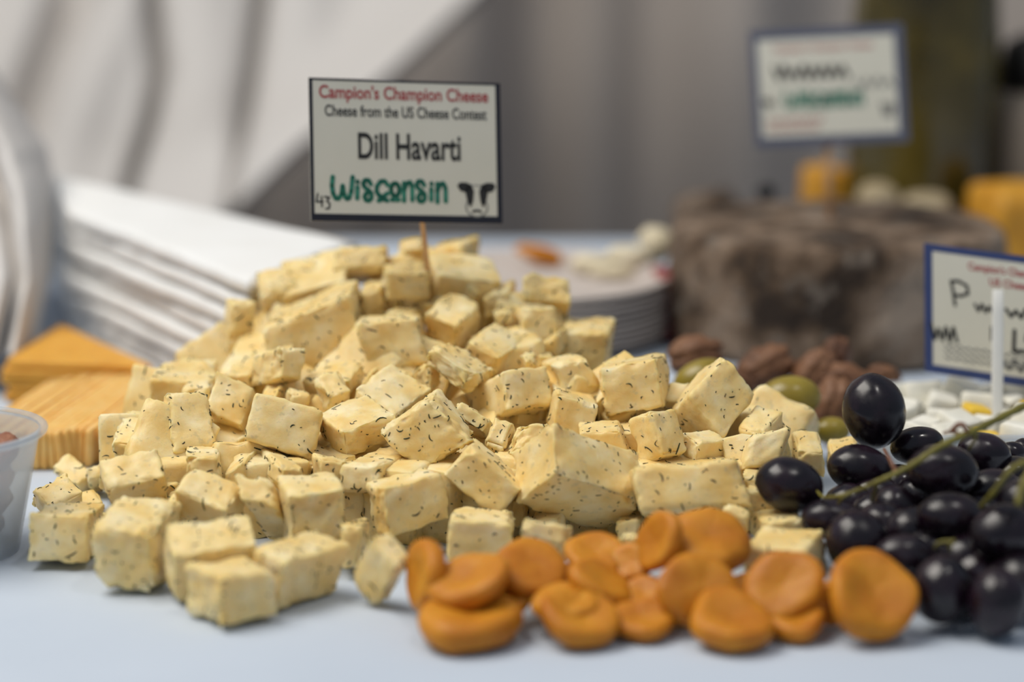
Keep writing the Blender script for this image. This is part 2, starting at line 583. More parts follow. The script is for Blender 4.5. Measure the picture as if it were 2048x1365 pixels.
# (crop, near corner, three neighbouring corners, resting place, depth tweak, crumble, label)
G = 'g'
CH = [
    # ---- the crown of the pile
    (2, (950, 265), (1310, 240), (940, 370), (970, 100), '', .010, .3, 'wide blurred cheese block at the left of the topmost row'),
    (2, (1450, 140), (1610, 110), (1430, 240), (1450, 45), '', .016, .4, 'small cheese chunk immediately left of the sign stick on the crown'),
    (2, (1905, 78), (1640, 122), (1930, 340), (2010, 5), '', .010, .3, 'blurred cheese block right behind the foot of the sign stick'),
    (2, (1345, 285), (1645, 275), (1335, 480), (1320, 200), '', -.004, .2, 'small square cheese cube below the sign stick, second row'),
    (2, (1850, 260), (1650, 225), (1780, 460), (1900, 222), '', .000, .3, 'cheese chunk with one dark herb spot under the sign stick'),
    (2, (1880, 290), (2040, 450), (1790, 455), (1925, 255), '', .001, .4, 'yellowish wedge of cheese sloping right below the sign stick'),
    (2, (430, 440), (890, 370), (420, 600), (350, 260), '', .016, .9, 'long crumbly cheese block at the upper left shoulder'),
    (2, (190, 540), (340, 530), (150, 930), (100, 490), '', .010, .4, 'leftmost upright cheese block against the white napkins'),
    (2, (1050, 490), (430, 730), (1135, 880), (1060, 345), '', -.002, .35, 'largest tilted cheese slab of the upper left, peppered with dark specks'),
    (2, (1130, 430), (1300, 390), (1190, 660), (1180, 335), '', .006, .9, 'crumbly end piece at the right tip of the large upper slab'),
    (2, (1330, 580), (1500, 600), (1340, 690), (1430, 535), '', .008, .5, 'small shaded chunk between upper cube and flat-faced cube'),
    (2, (1650, 530), (1520, 540), (1680, 690), (1850, 460), '', .006, .9, 'rough-edged cheese chunk just above the grey-sided slab'),
    (2, (1854, 700), (2034, 535), (1860, 905), (1640, 605), '', .000, .3, 'grey-sided cheese slab leaning behind the flat-faced cube'),
    (3, (520, 240), (340, 290), (530, 390), (570, 140), '', .008, .3, 'shaded pyramid-like cheese cube at the upper right shoulder'),
    (3, (640, 300), (965, 335), (640, 480), (650, 110), '', .006, .2, 'pale cheese cube at top right with two green herb spots'),
    (3, (420, 420), (530, 410), (430, 480), (400, 375), '', .004, .5, 'tiny pale cheese crumb below the shaded pyramid-like cube'),
    (3, (635, 390), (865, 375), (650, 700), (555, 345), '', .000, .3, 'upright yellow-faced cheese block under the top right cube'),
    (3, (935, 560), (1280, 560), (900, 900), (985, 445), '', .010, .2, 'tall rounded cheese block furthest right before the stacked plates'),
    (3, (770, 650), (880, 600), (790, 790), (860, 545), '', .006, .4, 'narrow grey cheese piece left of the tall rounded block'),
    (3, (760, 720), (870, 740), (750, 850), (720, 690), '', .004, 1., 'crumbly yellow bit between upright block and small cube'),
    (3, (655, 770), (735, 775), (640, 815), (640, 700), '', -.002, 1., 'little white cheese crumb at right of sharp tilted cube'),
    # ---- upper middle
    (2, (1560, 640), (1135, 675), (1645, 960), (1555, 608), '', -.006, .2, 'flat-faced square cheese cube standing upright in the middle'),
    (3, (440, 750), (640, 610), (390, 890), (220, 620), '', -.002, .3, 'sharp tilted cheese cube with curled dill right of centre'),
    (3, (235, 855), (390, 840), (160, 990), (-60, 650), '', -.010, 1., 'white crumbly cheese chunk with a dark clump of dill'),
    (3, (-100, 800), (-240, 885), (-90, 985), (0, 760), '', -.006, 1., 'ragged pointed tip left of the white crumbly chunk'),
    (2, (515, 1090), (270, 1150), (690, 1095), (540, 870), '', -.002, .3, 'dark-sided cheese cube with a corner up under the large slab'),
    (2, (1040, 1100), (720, 1110), (1060, 1210), (1130, 960), '', .004, .3, 'shadowed flat cheese piece beneath the large upper slab'),
    (2, (900, 1230), (1060, 1180), (880, 1345), (800, 1090), '', -.002, .8, 'smooth rounded cheese nub behind the sharp left cubes'),
    (2, (1210, 1060), (1150, 1110), (1210, 1160), (1260, 1010), '', .006, .5, 'small chunk in shade below the flat-faced cube, left'),
    (2, (1400, 1010), (1530, 1070), (1390, 1100), (1460, 985), '', .006, .5, 'small chunk in shade below the flat-faced cube, right'),
    (2, (610, 1210), (740, 1225), (600, 1310), (580, 1170), '', .004, .6, 'pale cheese strip left of the smooth rounded nub'),
    (3, (520, 1140), (830, 1110), (230, 1310), (470, 850), '', -.008, .25, 'crisp two-faced cheese cube with long dill threads, right of centre'),
    (3, (860, 800), (1095, 740), (960, 1020), (790, 790), '', .000, .25, 'medium cheese cube under the tall rounded block'),
    (3, (900, 1025), (1200, 1120), (850, 1300), (870, 955), '', -.004, .2, 'five-sided smooth yellow chunk below the medium cube'),
    (3, (1190, 1085), (1300, 1020), (1200, 1250), (1220, 900), '', .002, .9, 'thin pale crumbly strip of cheese beside the broad cube'),
    (3, (1680, 1110), (1290, 1180), (1770, 1060), (1620, 770), '', -.002, .5, 'broad rough-topped cheese cube at the right of the pile'),
    (3, (1700, 1080), (1860, 1080), (1730, 1190), (1740, 930), '', .010, .4, 'greyish cheese piece behind the broad rough-topped cube'),
    # ---- middle band
    (4, (755, 590), (285, 435), (830, 250), (700, 670), '', -.006, .2, 'large crisp cheese slab with fine dill threads, left of centre'),
    (4, (330, 200), (480, 150), (300, 420), (400, 60), '', .012, .3, 'grey shaded cheese behind the large crisp slab'),
    (4, (1010, 400), (790, 270), (1030, 590), (1370, 265), '', -.008, .2, 'cheese cube with a bluish speckled top in the very middle'),
    (4, (1390, 265), (1640, 75), (1350, 450), (1110, 90), '', -.002, .3, 'cheese slab with broad pale top behind the speckled cube'),
    (4, (1930, 445), (1650, 145), (1595, 705), (2010, 400), '', -.014, 1., 'ragged-edged diamond of cheese hanging over the centre'),
    (5, (100, 200), (330, 330), (170, 400), (150, 85), '', .000, .9, 'rough pale chunk behind the ragged diamond'),
    (4, (250, 640), (320, 530), (260, 770), (110, 720), '', -.004, .3, 'grey-faced wedge dotted with dill under the crisp slab'),
    (4, (530, 650), (690, 690), (510, 800), (310, 530), '', -.010, .4, 'narrow cheese piece tucked under the edge of the crisp slab'),
    (4, (830, 605), (1000, 630), (830, 800), (760, 570), '', -.006, .3, 'grey-sided block between crisp slab and long front cube'),
    (4, (1280, 650), (1000, 640), (1260, 850), (1450, 600), '', -.006, .3, 'yellow block with a shaded right side below the speckled cube'),
    (5, (600, 760), (220, 450), (400, 965), (645, 720), '', -.004, .3, 'tilted pentagon-like chunk with a dark dill smear'),
    (5, (495, 490), (740, 470), (540, 565), (570, 280), '', -.004, 1., 'white chunk with a bitten edge beside the biggest block'),
    (5, (480, 440), (340, 390), (490, 540), (560, 265), '', -.002, .8, 'yellow torn piece left of the bitten white chunk'),
    (5, (890, 650), (1540, 870), (610, 890), (870, 300), '', -.016, .35, 'biggest cheese block of the pile with speckled white top'),
    (5, (1365, 300), (1060, 330), (1440, 520), (1370, 232), '', .002, .2, 'cheese slice with dots between biggest block and ridge-backed cube'),
    (5, (1690, 500), (1890, 470), (1540, 580), (1590, 170), '', -.008, .3, 'ridge-backed crisp cheese cube right of the biggest block'),
    (7, (440, 535), (660, 290), (330, 640), (260, 300), '', -.002, .25, 'diamond-standing cheese cube before the big green olives'),
    (7, (300, 580), (485, 565), (280, 740), (210, 520), '', -.002, .3, 'small low cheese block under the diamond-standing cube'),
    (7, (120, 745), (250, 735), (110, 810), (20, 715), '', .002, .6, 'thin dotted cheese rim above the long front block'),
    (7, (590, 950), (520, 690), (-20, 1000), (620, 1035), '', -.010, .3, 'long pale cheese block behind the topmost apricots'),
    (7, (700, 525), (550, 490), (720, 670), (840, 390), '', .002, .25, 'two-toned cheese cube beneath the right green olive'),
    (7, (575, 745), (800, 700), (560, 810), (640, 535), '', -.002, .3, 'pointed cheese wedge with a hooked dill thread by the grape'),
    (7, (580, 770), (690, 790), (590, 860), (600, 738), '', .000, .4, 'small cheese bit under the pointed wedge'),
    (7, (610, 880), (800, 910), (620, 1040), (640, 840), '', .000, .4, 'grey cheese piece behind the leftmost grape'),
    (7, (730, 1080), (950, 1050), (740, 1210), (670, 1030), '', -.004, .3, 'flat cheese block below the leftmost grape'),
    (7, (590, 1060), (455, 1015), (600, 1190), (615, 1005), '', -.006, .5, 'rounded cheese end peeking beside the top apricot'),
    (8, (1572, 200), (1350, 196), (1590, 375), (1672, 130), G, 0, .1, 'front cheese block between the apricots and grapes'),
    (7, (930, 640), (1080, 640), (940, 790), (910, 520), '', .018, .3, 'blurred cheese cube behind the two leftmost grapes'),
    (7, (1120, 650), (1280, 620), (1130, 770), (1150, 570), '', .026, .3, 'blurred cheese piece under the lower green olives'),
    # ---- left side
    (1, (740, 160), (980, 160), (720, 340), (770, 65), '', .020, .4, 'blurred cheese block beside the yellow slices, back left'),
    (1, (900, 200), (1010, 190), (900, 340), (920, 130), '', .012, .4, 'blurred cheese piece between back left block and herb-tipped block'),
    (1, (1010, 300), (1185, 370), (1030, 520), (1060, 120), '', .006, .3, 'herb-tipped upright block right of the crisp tall slab'),
    (1, (850, 490), (1045, 478), (825, 570), (795, 230), '', -.002, .25, 'crisp tall slab with many dill marks on the left'),
    (1, (905, 520), (1055, 520), (920, 640), (880, 485), '', -.006, .5, 'small crumbly cube under the crisp tall slab'),
    (1, (545, 450), (800, 480), (560, 610), (590, 320), '', .004, .6, 'blurred lumpy block in front of the yellow slices'),
    (1, (535, 685), (780, 625), (540, 830), (485, 560), '', -.004, .3, 'grey-topped crisp cube at the left with a dill stripe'),
    (1, (250, 770), (385, 705), (250, 860), (150, 690), G, 0, .4, 'smooth-topped chunk directly behind the plastic cup'),
    (1, (370, 660), (440, 600), (380, 710), (240, 580), G, 0, .3, 'thin blurred wedge lying before the sliced yellow cheese'),
    (1, (430, 640), (490, 620), (430, 705), (420, 590), G, 0, .4, 'tiny cube between the blurred wedge and grey-topped cube'),
    (1, (400, 765), (490, 740), (400, 810), (335, 720), G, .01, .5, 'low dotted chunk behind the far left front cube'),
    (1, (155, 805), (410, 812), (150, 1015), (180, 780), G, 0, .3, 'far left front cube on the tablecloth beside the cup'),
    (1, (460, 860), (730, 900), (465, 1150), (535, 745), G, 0, .7, 'roundish rough chunk with grey herb patches at front left'),
    (1, (385, 885), (460, 870), (390, 1010), (400, 830), G, 0, .8, 'rounded lobe of cheese between the front left cube and rough chunk'),
    (1, (760, 780), (860, 790), (770, 900), (800, 700), '', .004, .5, 'grey chunk right of the roundish rough chunk'),
    (1, (1100, 780), (855, 690), (1080, 925), (1170, 670), '', -.004, .3, 'white-topped cube crowning the front left stack'),
    (6, (200, 790), (780, 740), (165, 1180), (100, 610), G, 0, .3, 'wide block carrying the white-topped cube'),
    (6, (100, 430), (190, 420), (90, 640), (140, 340), '', .002, .5, 'shaded chunk left of the white-topped cube'),
    (6, (550, 985), (260, 930), (550, 1330), (910, 950), G, 0, .2, 'nearest blurred cheese cube at the front of the pile'),
    (6, (1040, 850), (1435, 770), (955, 1210), (800, 750), G, 0, .2, 'lower cube of the front two-high stack'),
    (6, (1065, 360), (1460, 325), (1070, 820), (965, 260), '', -.006, .2, 'tall cube standing on the front two-high stack'),
    (6, (700, 400), (940, 430), (850, 730), (640, 200), '', .000, .4, 'wedge with dill-strewn top between the two front stacks'),
    (6, (1460, 600), (1600, 590), (1450, 900), (1480, 560), '', .012, .3, 'dark shaded cube in the gap beside the tall front cube'),
    (4, (1340, 830), (1730, 715), (1385, 1180), (1195, 830), '', -.006, .2, 'long yellow front cube left of the apricots, tilted'),
    (6, (1855, 890), (1670, 700), (1690, 1210), (1965, 850), G, 0, .3, 'cube balancing on its corner left of the apricots'),
    (5, (100, 985), (540, 1015), (60, 1290), (110, 940), '', -.002, .3, 'square pale cube behind the leftmost apricots'),
    (5, (630, 1100), (950, 1195), (640, 1280), (650, 970), '', .000, .6, 'triangular pale piece beneath the biggest block'),
    (5, (1380, 1130), (1490, 1120), (1380, 1210), (1400, 1098), '', -.002, .6, 'small cheese chip beside the top left apricot'),
    # ---- seen through gaps
    (5, (480, 860), (640, 830), (500, 1060), (560, 800), '', .022, .3, 'cheese in deep shade left of the biggest block'),
    (5, (1340, 1010), (1500, 1000), (1340, 1180), (1420, 960), '', .020, .3, 'cheese in deep shade right of the biggest block'),
    (4, (1850, 800), (1960, 780), (1850, 1010), (1900, 760), '', .014, .3, 'shaded cheese between long front cube and pentagon-like chunk'),
    (3, (720, 1260), (880, 1240), (730, 1365), (800, 1190), '', .010, .4, 'shaded cheese under the crisp two-faced cube'),
    (1, (770, 650), (860, 660), (770, 740), (800, 610), '', .016, .4, 'shaded small cube right of the grey-topped cube'),
    (2, (150, 1060), (300, 1060), (160, 1240), (180, 1000), '', .020, .4, 'shaded cheese below the leftmost upright block'),
    (5, (680, 1000), (900, 980), (690, 1180), (760, 930), '', .016, .3, 'cheese hidden in shade under the biggest block'),
    (4, (850, 760), (1150, 800), (850, 1090), (900, 720), '', .010, .3, 'speckled grey cube between tall front cube and long front cube'),
]


def depth0(y):
    return float(np.interp(y, [450, 500, 600, 700, 800, 900, 1000, 1100, 1200, 1260],
                           [.905, .893, .868, .840, .812, .785, .757, .730, .702, .690]))


def solve_edges(e, l0):
    """depth components of three image edges so that the corner is as square as possible"""
    e = np.array(e, float)
    uu = np.einsum('ij,ij->i', e, e)
    p = [e[0] @ e[1], e[0] @ e[2], e[1] @ e[2]]

    def cost(w):
        L = [np.sqrt(uu[i] + w[i] ** 2) for i in range(3)]
        c = ((p[0] + w[0] * w[1]) / (L[0] * L[1])) ** 2 + ((p[1] + w[0] * w[2]) / (L[0] * L[2])) ** 2 + (
            (p[2] + w[1] * w[2]) / (L[1] * L[2])) ** 2
        for i in range(3):
            c = c + 0.035 * np.log(L[i] / l0) ** 2
        return c
    g = np.linspace(0, 1.5 * l0, 21)
    w = np.meshgrid(g, g, g, indexing='ij')
    c = cost(w)
    k = np.unravel_index(np.argmin(c), c.shape)
    best = [g[k[0]], g[k[1]], g[k[2]]]
    step = g[1]
    for _ in range(3):
        r = [np.linspace(max(0, b - step), b + step, 9) for b in best]
        w = np.meshgrid(*r, indexing='ij')
        c = cost(w)
        k = np.unravel_index(np.argmin(c), c.shape)
        best = [r[i][k[i]] for i in range(3)]
        step /= 4
    return best


class Chunk:
    pass


chunks = []
for (crop, v, a, b, c, mode, dd, crumble, label) in CH:
    ox, oy, k = CROPS[crop]
    P = np.array([(ox + q[0] * k, oy + q[1] * k) for q in (v, a, b, c)])
    e = (P[1:] - P[0]) * np.array([1, -1])
    ymean = P[:, 1].mean()
    d = depth0(ymean) + dd
    size = max(0.0200 * F / d, 0.80 * np.sqrt((e ** 2).sum(1)).max())
    size = min(size, 0.030 * F / d) if np.sqrt((e ** 2).sum(1)).max() > 60 else 0.010 * F / d
    w = solve_edges(e, size)
    ch = Chunk()
    ch.V0 = np.array([P[0][0], P[0][1]])
    ch.E = [np.array([e[i][0], e[i][1], -w[i]]) for i in range(3)]     # right, up, towards camera (pixels)
    ch.d, ch.d_init = d, d
    ch.ground, ch.crumble, ch.label = (mode == G), crumble, label
    ch.fill = False
    chunks.append(ch)


def chunk_world(ch, d=None):
    d = ch.d if d is None else d
    V = px(ch.V0[0], ch.V0[1], d)
    s = d / F
    return V, [cam_vec(e) * s for e in ch.E]


def corners(ch, d=None):
    V, E = chunk_world(ch, d)
    return np.array([V + i * E[0] + j * E[1] + k * E[2] for i in (0, 1) for j in (0, 1) for k in (0, 1)])


def settle(ch):
    """z of the lowest corner grows as the chunk comes nearer along its own ray"""
    lo = corners(ch)[:, 2].min()
    if ch.ground or lo < 0.0003:
        a, b = 0.55, 1.05
        for _ in range(40):
            m = (a + b) / 2
            if corners(ch, m)[:, 2].min() > 0.0003:
                a = m
            else:
                b = m
        ch.d = a


for ch in chunks:
    settle(ch)


def sat(A, EA, B, EB):
    best = 1e9
    axes = []
    for E in (EA, EB):
        axes += [np.cross(E[0], E[1]), np.cross(E[0], E[2]), np.cross(E[1], E[2])]
    axes += [np.cross(x, y) for x in EA for y in EB]
    for ax in axes:
        n = np.linalg.norm(ax)
        if n < 1e-12:
            continue
        ax = ax / n
        p, q = A @ ax, B @ ax
        o = min(p.max(), q.max()) - max(p.min(), q.min())
        if o <= 0:
            return 0.0
        best = min(best, o)
    return best


for it in range(14):                                     # let the pieces slide apart in depth
    data = [(corners(c), chunk_world(c)[1]) for c in chunks]
    bb = [(q[0].min(0), q[0].max(0)) for q in data]
    mv = np.zeros(len(chunks))
    for i in range(len(chunks)):
        for j in range(i + 1, len(chunks)):
            if (bb[i][0] > bb[j][1]).any() or (bb[j][0] > bb[i][1]).any():
                continue
            o = sat(data[i][0], data[i][1], data[j][0], data[j][1])
            if o > 0.0012:
                n, f = (i, j) if chunks[i].d_init < chunks[j].d_init else (j, i)
                mv[n] -= min(o, 0.004) * 0.25
                mv[f] += min(o, 0.004) * 0.35
    for k, c in enumerate(chunks):
        if not c.ground:
            c.d = min(max(c.d + max(-0.003, min(0.003, mv[k])), c.d_init - 0.012), c.d_init + 0.030)
            settle(c)


def build_chunk(ch, seed):
    r = random.Random(seed)
    V, E = chunk_world(ch)
    ctr0 = V + 0.5 * (E[0] + E[1] + E[2])
    E = [e * 1.09 for e in E]
    V = ctr0 - 0.5 * (E[0] + E[1] + E[2])
    L = np.array([np.linalg.norm(e) for e in E])
    U = np.array([E[i] / L[i] for i in range(3)])
    if np.linalg.det(U) < 0:
        flip = True
    else:
        flip = False
    n = 10 if ch.fill else (24 if L.max() > 0.012 else 12)
    q, faces = cube_grid(n)
    Lm = L.mean()
    rad = min(0.0006 + 0.0008 * r.random(), 0.3 * L.min())
    p = q * (L / 2)
    inner = np.clip(p, -(L / 2 - rad), L / 2 - rad)
    dv = p - inner
    ln = np.linalg.norm(dv, axis=1, keepdims=True)
    nrm = dv / np.maximum(ln, 1e-9)
    p = inner + nrm * rad
    edge = np.clip((np.sort(np.abs(p) / (L / 2), axis=1)[:, 1] - 0.72) / 0.28, 0, 1)      # nearness to an edge
    off = r.random() * 50
    # slightly out-of-true corners
    J = np.array([[r.uniform(-1, 1) for _ in range(3)] for _ in range(8)]) * 0.035 * Lm
    t = q * 0.5 + 0.5
    for ci in range(8):
        bx = [(ci >> s) & 1 for s in range(3)]
        wgt = np.ones(len(q))
        for s in range(3):
            wgt = wgt * (t[:, s] if bx[s] else 1 - t[:, s])
        p = p + wgt[:, None] * J[ci]
    # broken corner or edge
    cuts = []
    for _ in range(1 + (ch.crumble > 0.5) + (r.random() < 0.5)):
        nv = np.array([r.choice((-1, 1)) * r.uniform(0.3, 1) for _ in range(3)])
        if r.random() < 0.5:
            nv[r.randrange(3)] *= 0.1
        nv /= np.linalg.norm(nv)
        mx = (np.abs(nv) * L / 2).sum()
        cuts.append((nv, mx * (1 - r.uniform(0.08, 0.15 + 0.12 * ch.crumble))))
    out = np.empty_like(p)
    torn = [(r.randrange(3), r.choice((-1, 1))) for _ in range(1 if r.random() < 0.25 + 0.6 * ch.crumble else 0)]
    cr = 0.25 + 0.75 * ch.crumble
    for i in range(len(p)):
        x = p[i].copy()
        for (nv, h) in cuts:
            hh = h + 0.0016 * nz(x, 300, off) + 0.0006 * nz(x, 900, off)
            s = x @ nv - hh
            if s > 0:
                x = x - nv * s * 0.92
        v = 0.0011 * nz(x, 85, off) + 0.00042 * nz(x, 300, off + 3)
        if cr > 0.25 and edge[i] > 0:
            g = nz(x, 260, off + 7) + 0.6 * nz(x, 620, off + 9)
            v -= cr * edge[i] * max(0.0, g + 0.25) * 0.0027
        for (ta, ts) in torn:
            if q[i][ta] * ts > 0.97:
                v += 0.0016 * nz(x, 190, off + 20) + 0.0009 * abs(nz(x, 520, off + 21)) + 0.0004 * nz(x, 1300, off)
        if cr > 0.7:
            v += 0.0006 * nz(x, 420, off + 11)
        out[i] = x + nrm[i] * v
    W = out @ U + (V + 0.5 * (E[0] + E[1] + E[2]))
    fc = [f[::-1] for f in faces] if flip else faces
    o = mesh_obj('cheese_cube', W, fc, M_CHEESE)
    tag(o, ch.label, 'cheese', 'dill cheese cubes heaped on the table')
    # dill: short bent threads lying in the surface
    fa = np.array(fc)
    quad = W[fa]
    ctr = quad.mean(1)
    nr = np.cross(quad[:, 2] - quad[:, 0], quad[:, 3] - quad[:, 1])
    ar = np.linalg.norm(nr, axis=1)
    nr = nr / np.maximum(ar[:, None], 1e-12)
    cum = np.cumsum(ar) / ar.sum()
    area = ar.sum() / 2
    count = int(area * 1e6 / 3450 * r.uniform(80, 170) * (0.5 if ch.fill else 1)) + 5
    dv_, df_ = [], []
    clusters = [r.random() for _ in range(3)]
    for kk in range(count):
        u = r.random()
        if r.random() < 0.18:
            u = (r.choice(clusters) + r.gauss(0, 0.004)) % 1.0
        fi = int(np.searchsorted(cum, u))
        fi = min(fi, len(fa) - 1)
        s, tt = r.random(), r.random()
        qv = quad[fi]
        pos = (1 - s) * (1 - tt) * qv[0] + s * (1 - tt) * qv[1] + s * tt * qv[2] + (1 - s) * tt * qv[3]
        N = nr[fi]
        d1 = np.cross(N, [r.gauss(0, 1), r.gauss(0, 1), r.gauss(0, 1)])
        d1 /= np.linalg.norm(d1) + 1e-9
        d2 = np.cross(N, d1)
        ln_ = min(0.0040, 0.00045 * math.exp(r.gauss(0.80, 0.62)))
        wd = r.uniform(0.00012, 0.00022) + 0.00004 * (ln_ > 0.0015)
        bend = r.gauss(0, 0.35)
        segs = 4 if ln_ > 0.0010 else 2
        b0 = len(dv_)
        for k in range(segs + 1):
            f = k / segs - 0.5
            cpt = pos + d1 * ln_ * f + d2 * ln_ * bend * (f * f * 2 - 0.2)
            ww = wd * (1 - 1.3 * f * f) + 0.00003
            dv_ += [cpt + d2 * ww + N * 0.00001, cpt + N * 0.00020, cpt - d2 * ww + N * 0.00001]
        for k in range(segs):
            a = b0 + k * 3
            df_ += [(a, a + 1, a + 4, a + 3), (a + 1, a + 2, a + 5, a + 4)]
    if dv_:
        dl = mesh_obj('dill_flecks', dv_, df_, M_DILL, parent=o)
        dl['kind'] = 'stuff'
        dl['label'] = 'dark green dill flecks'
    return o


for i, ch in enumerate(chunks):
    build_chunk(ch, 100 + i * 17)

# cubes deeper in the heap that show only through the gaps
OUT = [(700, 500), (930, 520), (980, 610), (1050, 640), (1110, 720), (1150, 800), (1380, 820), (1550, 880), (1620, 980), (1600, 1080), (1300, 1080),
       (900, 1110), (700, 1130), (420, 1130), (250, 1090), (120, 1040), (130, 980), (260, 890), (310, 790), (420, 740), (520, 650), (540, 590), (680, 560)]


def inside(x, y):
    c = False
    for (x0, y0), (x1, y1) in zip(OUT, OUT[1:] + OUT[:1]):
        if (y0 > y) != (y1 > y) and x < (x1 - x0) * (y - y0) / (y1 - y0) + x0:
            c = not c
    return c


fr = random.Random(77)
fillers = []
for yy in range(585, 1140, 78):
    for xx in range(140 + (yy // 78 % 2) * 45, 1640, 92):
        x, y = xx + fr.uniform(-16, 16), yy + fr.uniform(-14, 14)
        if not inside(x, y):
            continue
        ch = Chunk()
        M3 = Matrix.Rotation(fr.uniform(0, 3.1), 3, 'Y') @ Matrix.Rotation(fr.uniform(-.7, .7), 3, 'X') @ Matrix.Rotation(fr.uniform(0, 1.5), 3, 'Z')
        near = sorted(chunks, key=lambda c: (c.V0[0] + sum(e[0] for e in c.E) / 2 - x) ** 2 + (c.V0[1] - sum(e[1] for e in c.E) / 2 - y) ** 2)[:4]
        d = max([depth0(y) + 0.036] + [c.d * (1 - sum(e[2] for e in c.E) / 2 / F) + 0.018 for c in near])
        s = fr.uniform(0.019, 0.023) * F / d
        ch.E = [np.array(M3.col[k]) * s for k in range(3)]
        c = ch.E[0] + ch.E[1] + ch.E[2]
        ch.V0 = np.array([x - c[0] / 2, y + c[1] / 2])
        ch.d = ch.d_init = d
        ch.ground, ch.crumble, ch.fill = False, 0.3, True
        lo = corners(ch)[:, 2].min()
        if lo < 0.0005:                                   # stands on the table instead of sinking into it
            ch.V0[1] -= (0.0005 - lo) / math.cos(PITCH) * F / d
            if (0.0005 - lo) > 0.010:
                continue
        fillers.append((ch, x, y))
for k in range(13):                                       # a row standing on the table under the front
    x, y = 330 + 94 * k + fr.uniform(-12, 12), 1066 + fr.uniform(-8, 10)
    ch = Chunk()
    M3 = Matrix.Rotation(PITCH, 3, 'X') @ Matrix.Rotation(fr.uniform(-.7, .7), 3, 'Y')
    d = table_depth(y) + 0.010
    s = fr.uniform(0.021, 0.024) * F / d
    ch.E = [np.array(M3.col[j]) * s * (-1 if j == 2 else 1) for j in range(3)]
    c = ch.E[0] + ch.E[1] + ch.E[2]
    ch.V0 = np.array([x - c[0] / 2, y])
    ch.d = ch.d_init = d
    ch.ground, ch.crumble, ch.fill = True, 0.3, True
    settle(ch)
    fillers.append((ch, x, y - 60))
DG = bpy.context.evaluated_depsgraph_get()


def seen(pts, objs):
    """how many of the points the camera sees on one of these objects"""
    n = 0
    for p in pts:
        v = Vector(p - CAM)
        hit = SC.ray_cast(DG, Vector(CAM), v.normalized(), distance=5.0)
        if hit[0] and hit[4].name in objs:
            n += 1
    return n


used = set()
built = []
for k, (ch, x, y) in enumerate(fillers):
    cand = sorted(chunks, key=lambda c: (c.V0[0] + sum(e[0] for e in c.E) / 2 - x) ** 2 + (c.V0[1] - sum(e[1] for e in c.E) / 2 - y) ** 2)
    for c in cand:
        ch.label = ' '.join(('shaded cheese glimpsed behind the ' + c.label.replace(',', '')).split()[:14])
        while ch.label.split()[-1] in ('a', 'the', 'of', 'with', 'at', 'and', 'by', 'right', 'left', 'before', 'under', 'behind', 'between', 'to', 'in'):
            ch.label = ch.label.rsplit(' ', 1)[0]
        if ch.label not in used:
            break
    used.add(ch.label)
    built.append((ch, build_chunk(ch, 5000 + k)))
bpy.context.view_layer.update()
DG = bpy.context.evaluated_depsgraph_get()
for ch, o in built:                                       # a cube nobody can see is left out
    W = [np.array(o.matrix_world @ v.co) for v in o.data.vertices][::3]
    names = {o.name} | {c.name for c in o.children}
    if seen(W, names) < 3:
        for c in list(o.children):
            bpy.data.objects.remove(c)
        bpy.data.objects.remove(o)

# ---------------------------------------------------------------- dried apricots
# (cx, cy in crop 8, semi-major, semi-minor, lean direction of the face (right, up), depth, thickness, bend, label)
APR = [
    (135, 285, 140, 62, (-.95, .15), .697, .40, .1, 'dried apricot standing on edge at the far left of the row'),
    (305, 315, 165, 78, (-.35, .94), .688, .38, .2, 'tilted apricot leaning right beside the edge-standing one'),
    (300, 468, 200, 75, (0, 1), .680, .42, .0, 'apricot lying flat at the front left corner'),
    (440, 365, 95, 70, (.3, .9), .694, .40, .1, 'shaded apricot behind the flat left one'),
    (535, 255, 150, 95, (.25, .95), .700, .36, -.2, 'bright apricot left of the middle, leaning back'),
    (775, 215, 120, 75, (.1, 1), .712, .36, .2, 'apricot touching the cheese behind the middle of the row'),
    (800, 320, 135, 62, (.55, .8), .696, .38, .0, 'apricot sloping down to the right in the middle'),
    (665, 392, 135, 58, (-.05, 1), .686, .34, .0, 'upper apricot of the open pair like a mouth'),
    (710, 490, 160, 85, (.22, .95), .681, .40, .3, 'lower apricot of the open pair like a mouth'),
    (955, 500, 118, 68, (.0, 1), .685, .40, .1, 'small apricot low between the open pair and round disc'),
    (965, 360, 85, 65, (-.2, .9), .698, .40, .1, 'dark apricot deep in the middle gap'),
    (915, 240, 75, 85, (-.4, .8), .708, .40, .1, 'shaded apricot under the topmost two'),
    (1022, 160, 120, 70, (-.9, .3), .704, .40, .2, 'upright apricot at the left of the topmost two'),
    (1205, 155, 165, 118, (.15, .98), .708, .42, -.3, 'broad topmost apricot of the heap'),
    (1172, 340, 158, 146, (.2, .3), .688, .30, -.25, 'round apricot disc facing forward with a dent'),
    (1495, 328, 150, 132, (-.2, .5), .689, .34, .1, 'round plump apricot right of the dented disc'),
    (1292, 512, 165, 88, (.10, 1), .679, .42, .2, 'foremost apricot lying below the dented disc'),
    (1540, 512, 115, 66, (-.1, 1), .685, .42, .0, 'apricot half hidden under the plump round one'),
    (1665, 395, 75, 85, (-.5, .4), .694, .40, .0, 'sliver of apricot between the plump and folded ones'),
    (1815, 415, 182, 158, (.25, .55), .684, .44, .38, 'large folded apricot at the right end by the grapes'),
    (1070, 450, 105, 75, (0, 1), .698, .40, .1, 'shaded apricot below and left of the dented disc'),
    (1345, 420, 95, 85, (.2, .8), .702, .40, .1, 'shaded apricot between the dented disc and the plump one'),
    (640, 320, 95, 75, (0, 1), .706, .40, .1, 'shaded apricot behind the open pair'),
    (860, 400, 90, 75, (0, 1), .700, .40, .1, 'shaded apricot right of the open pair'),
]


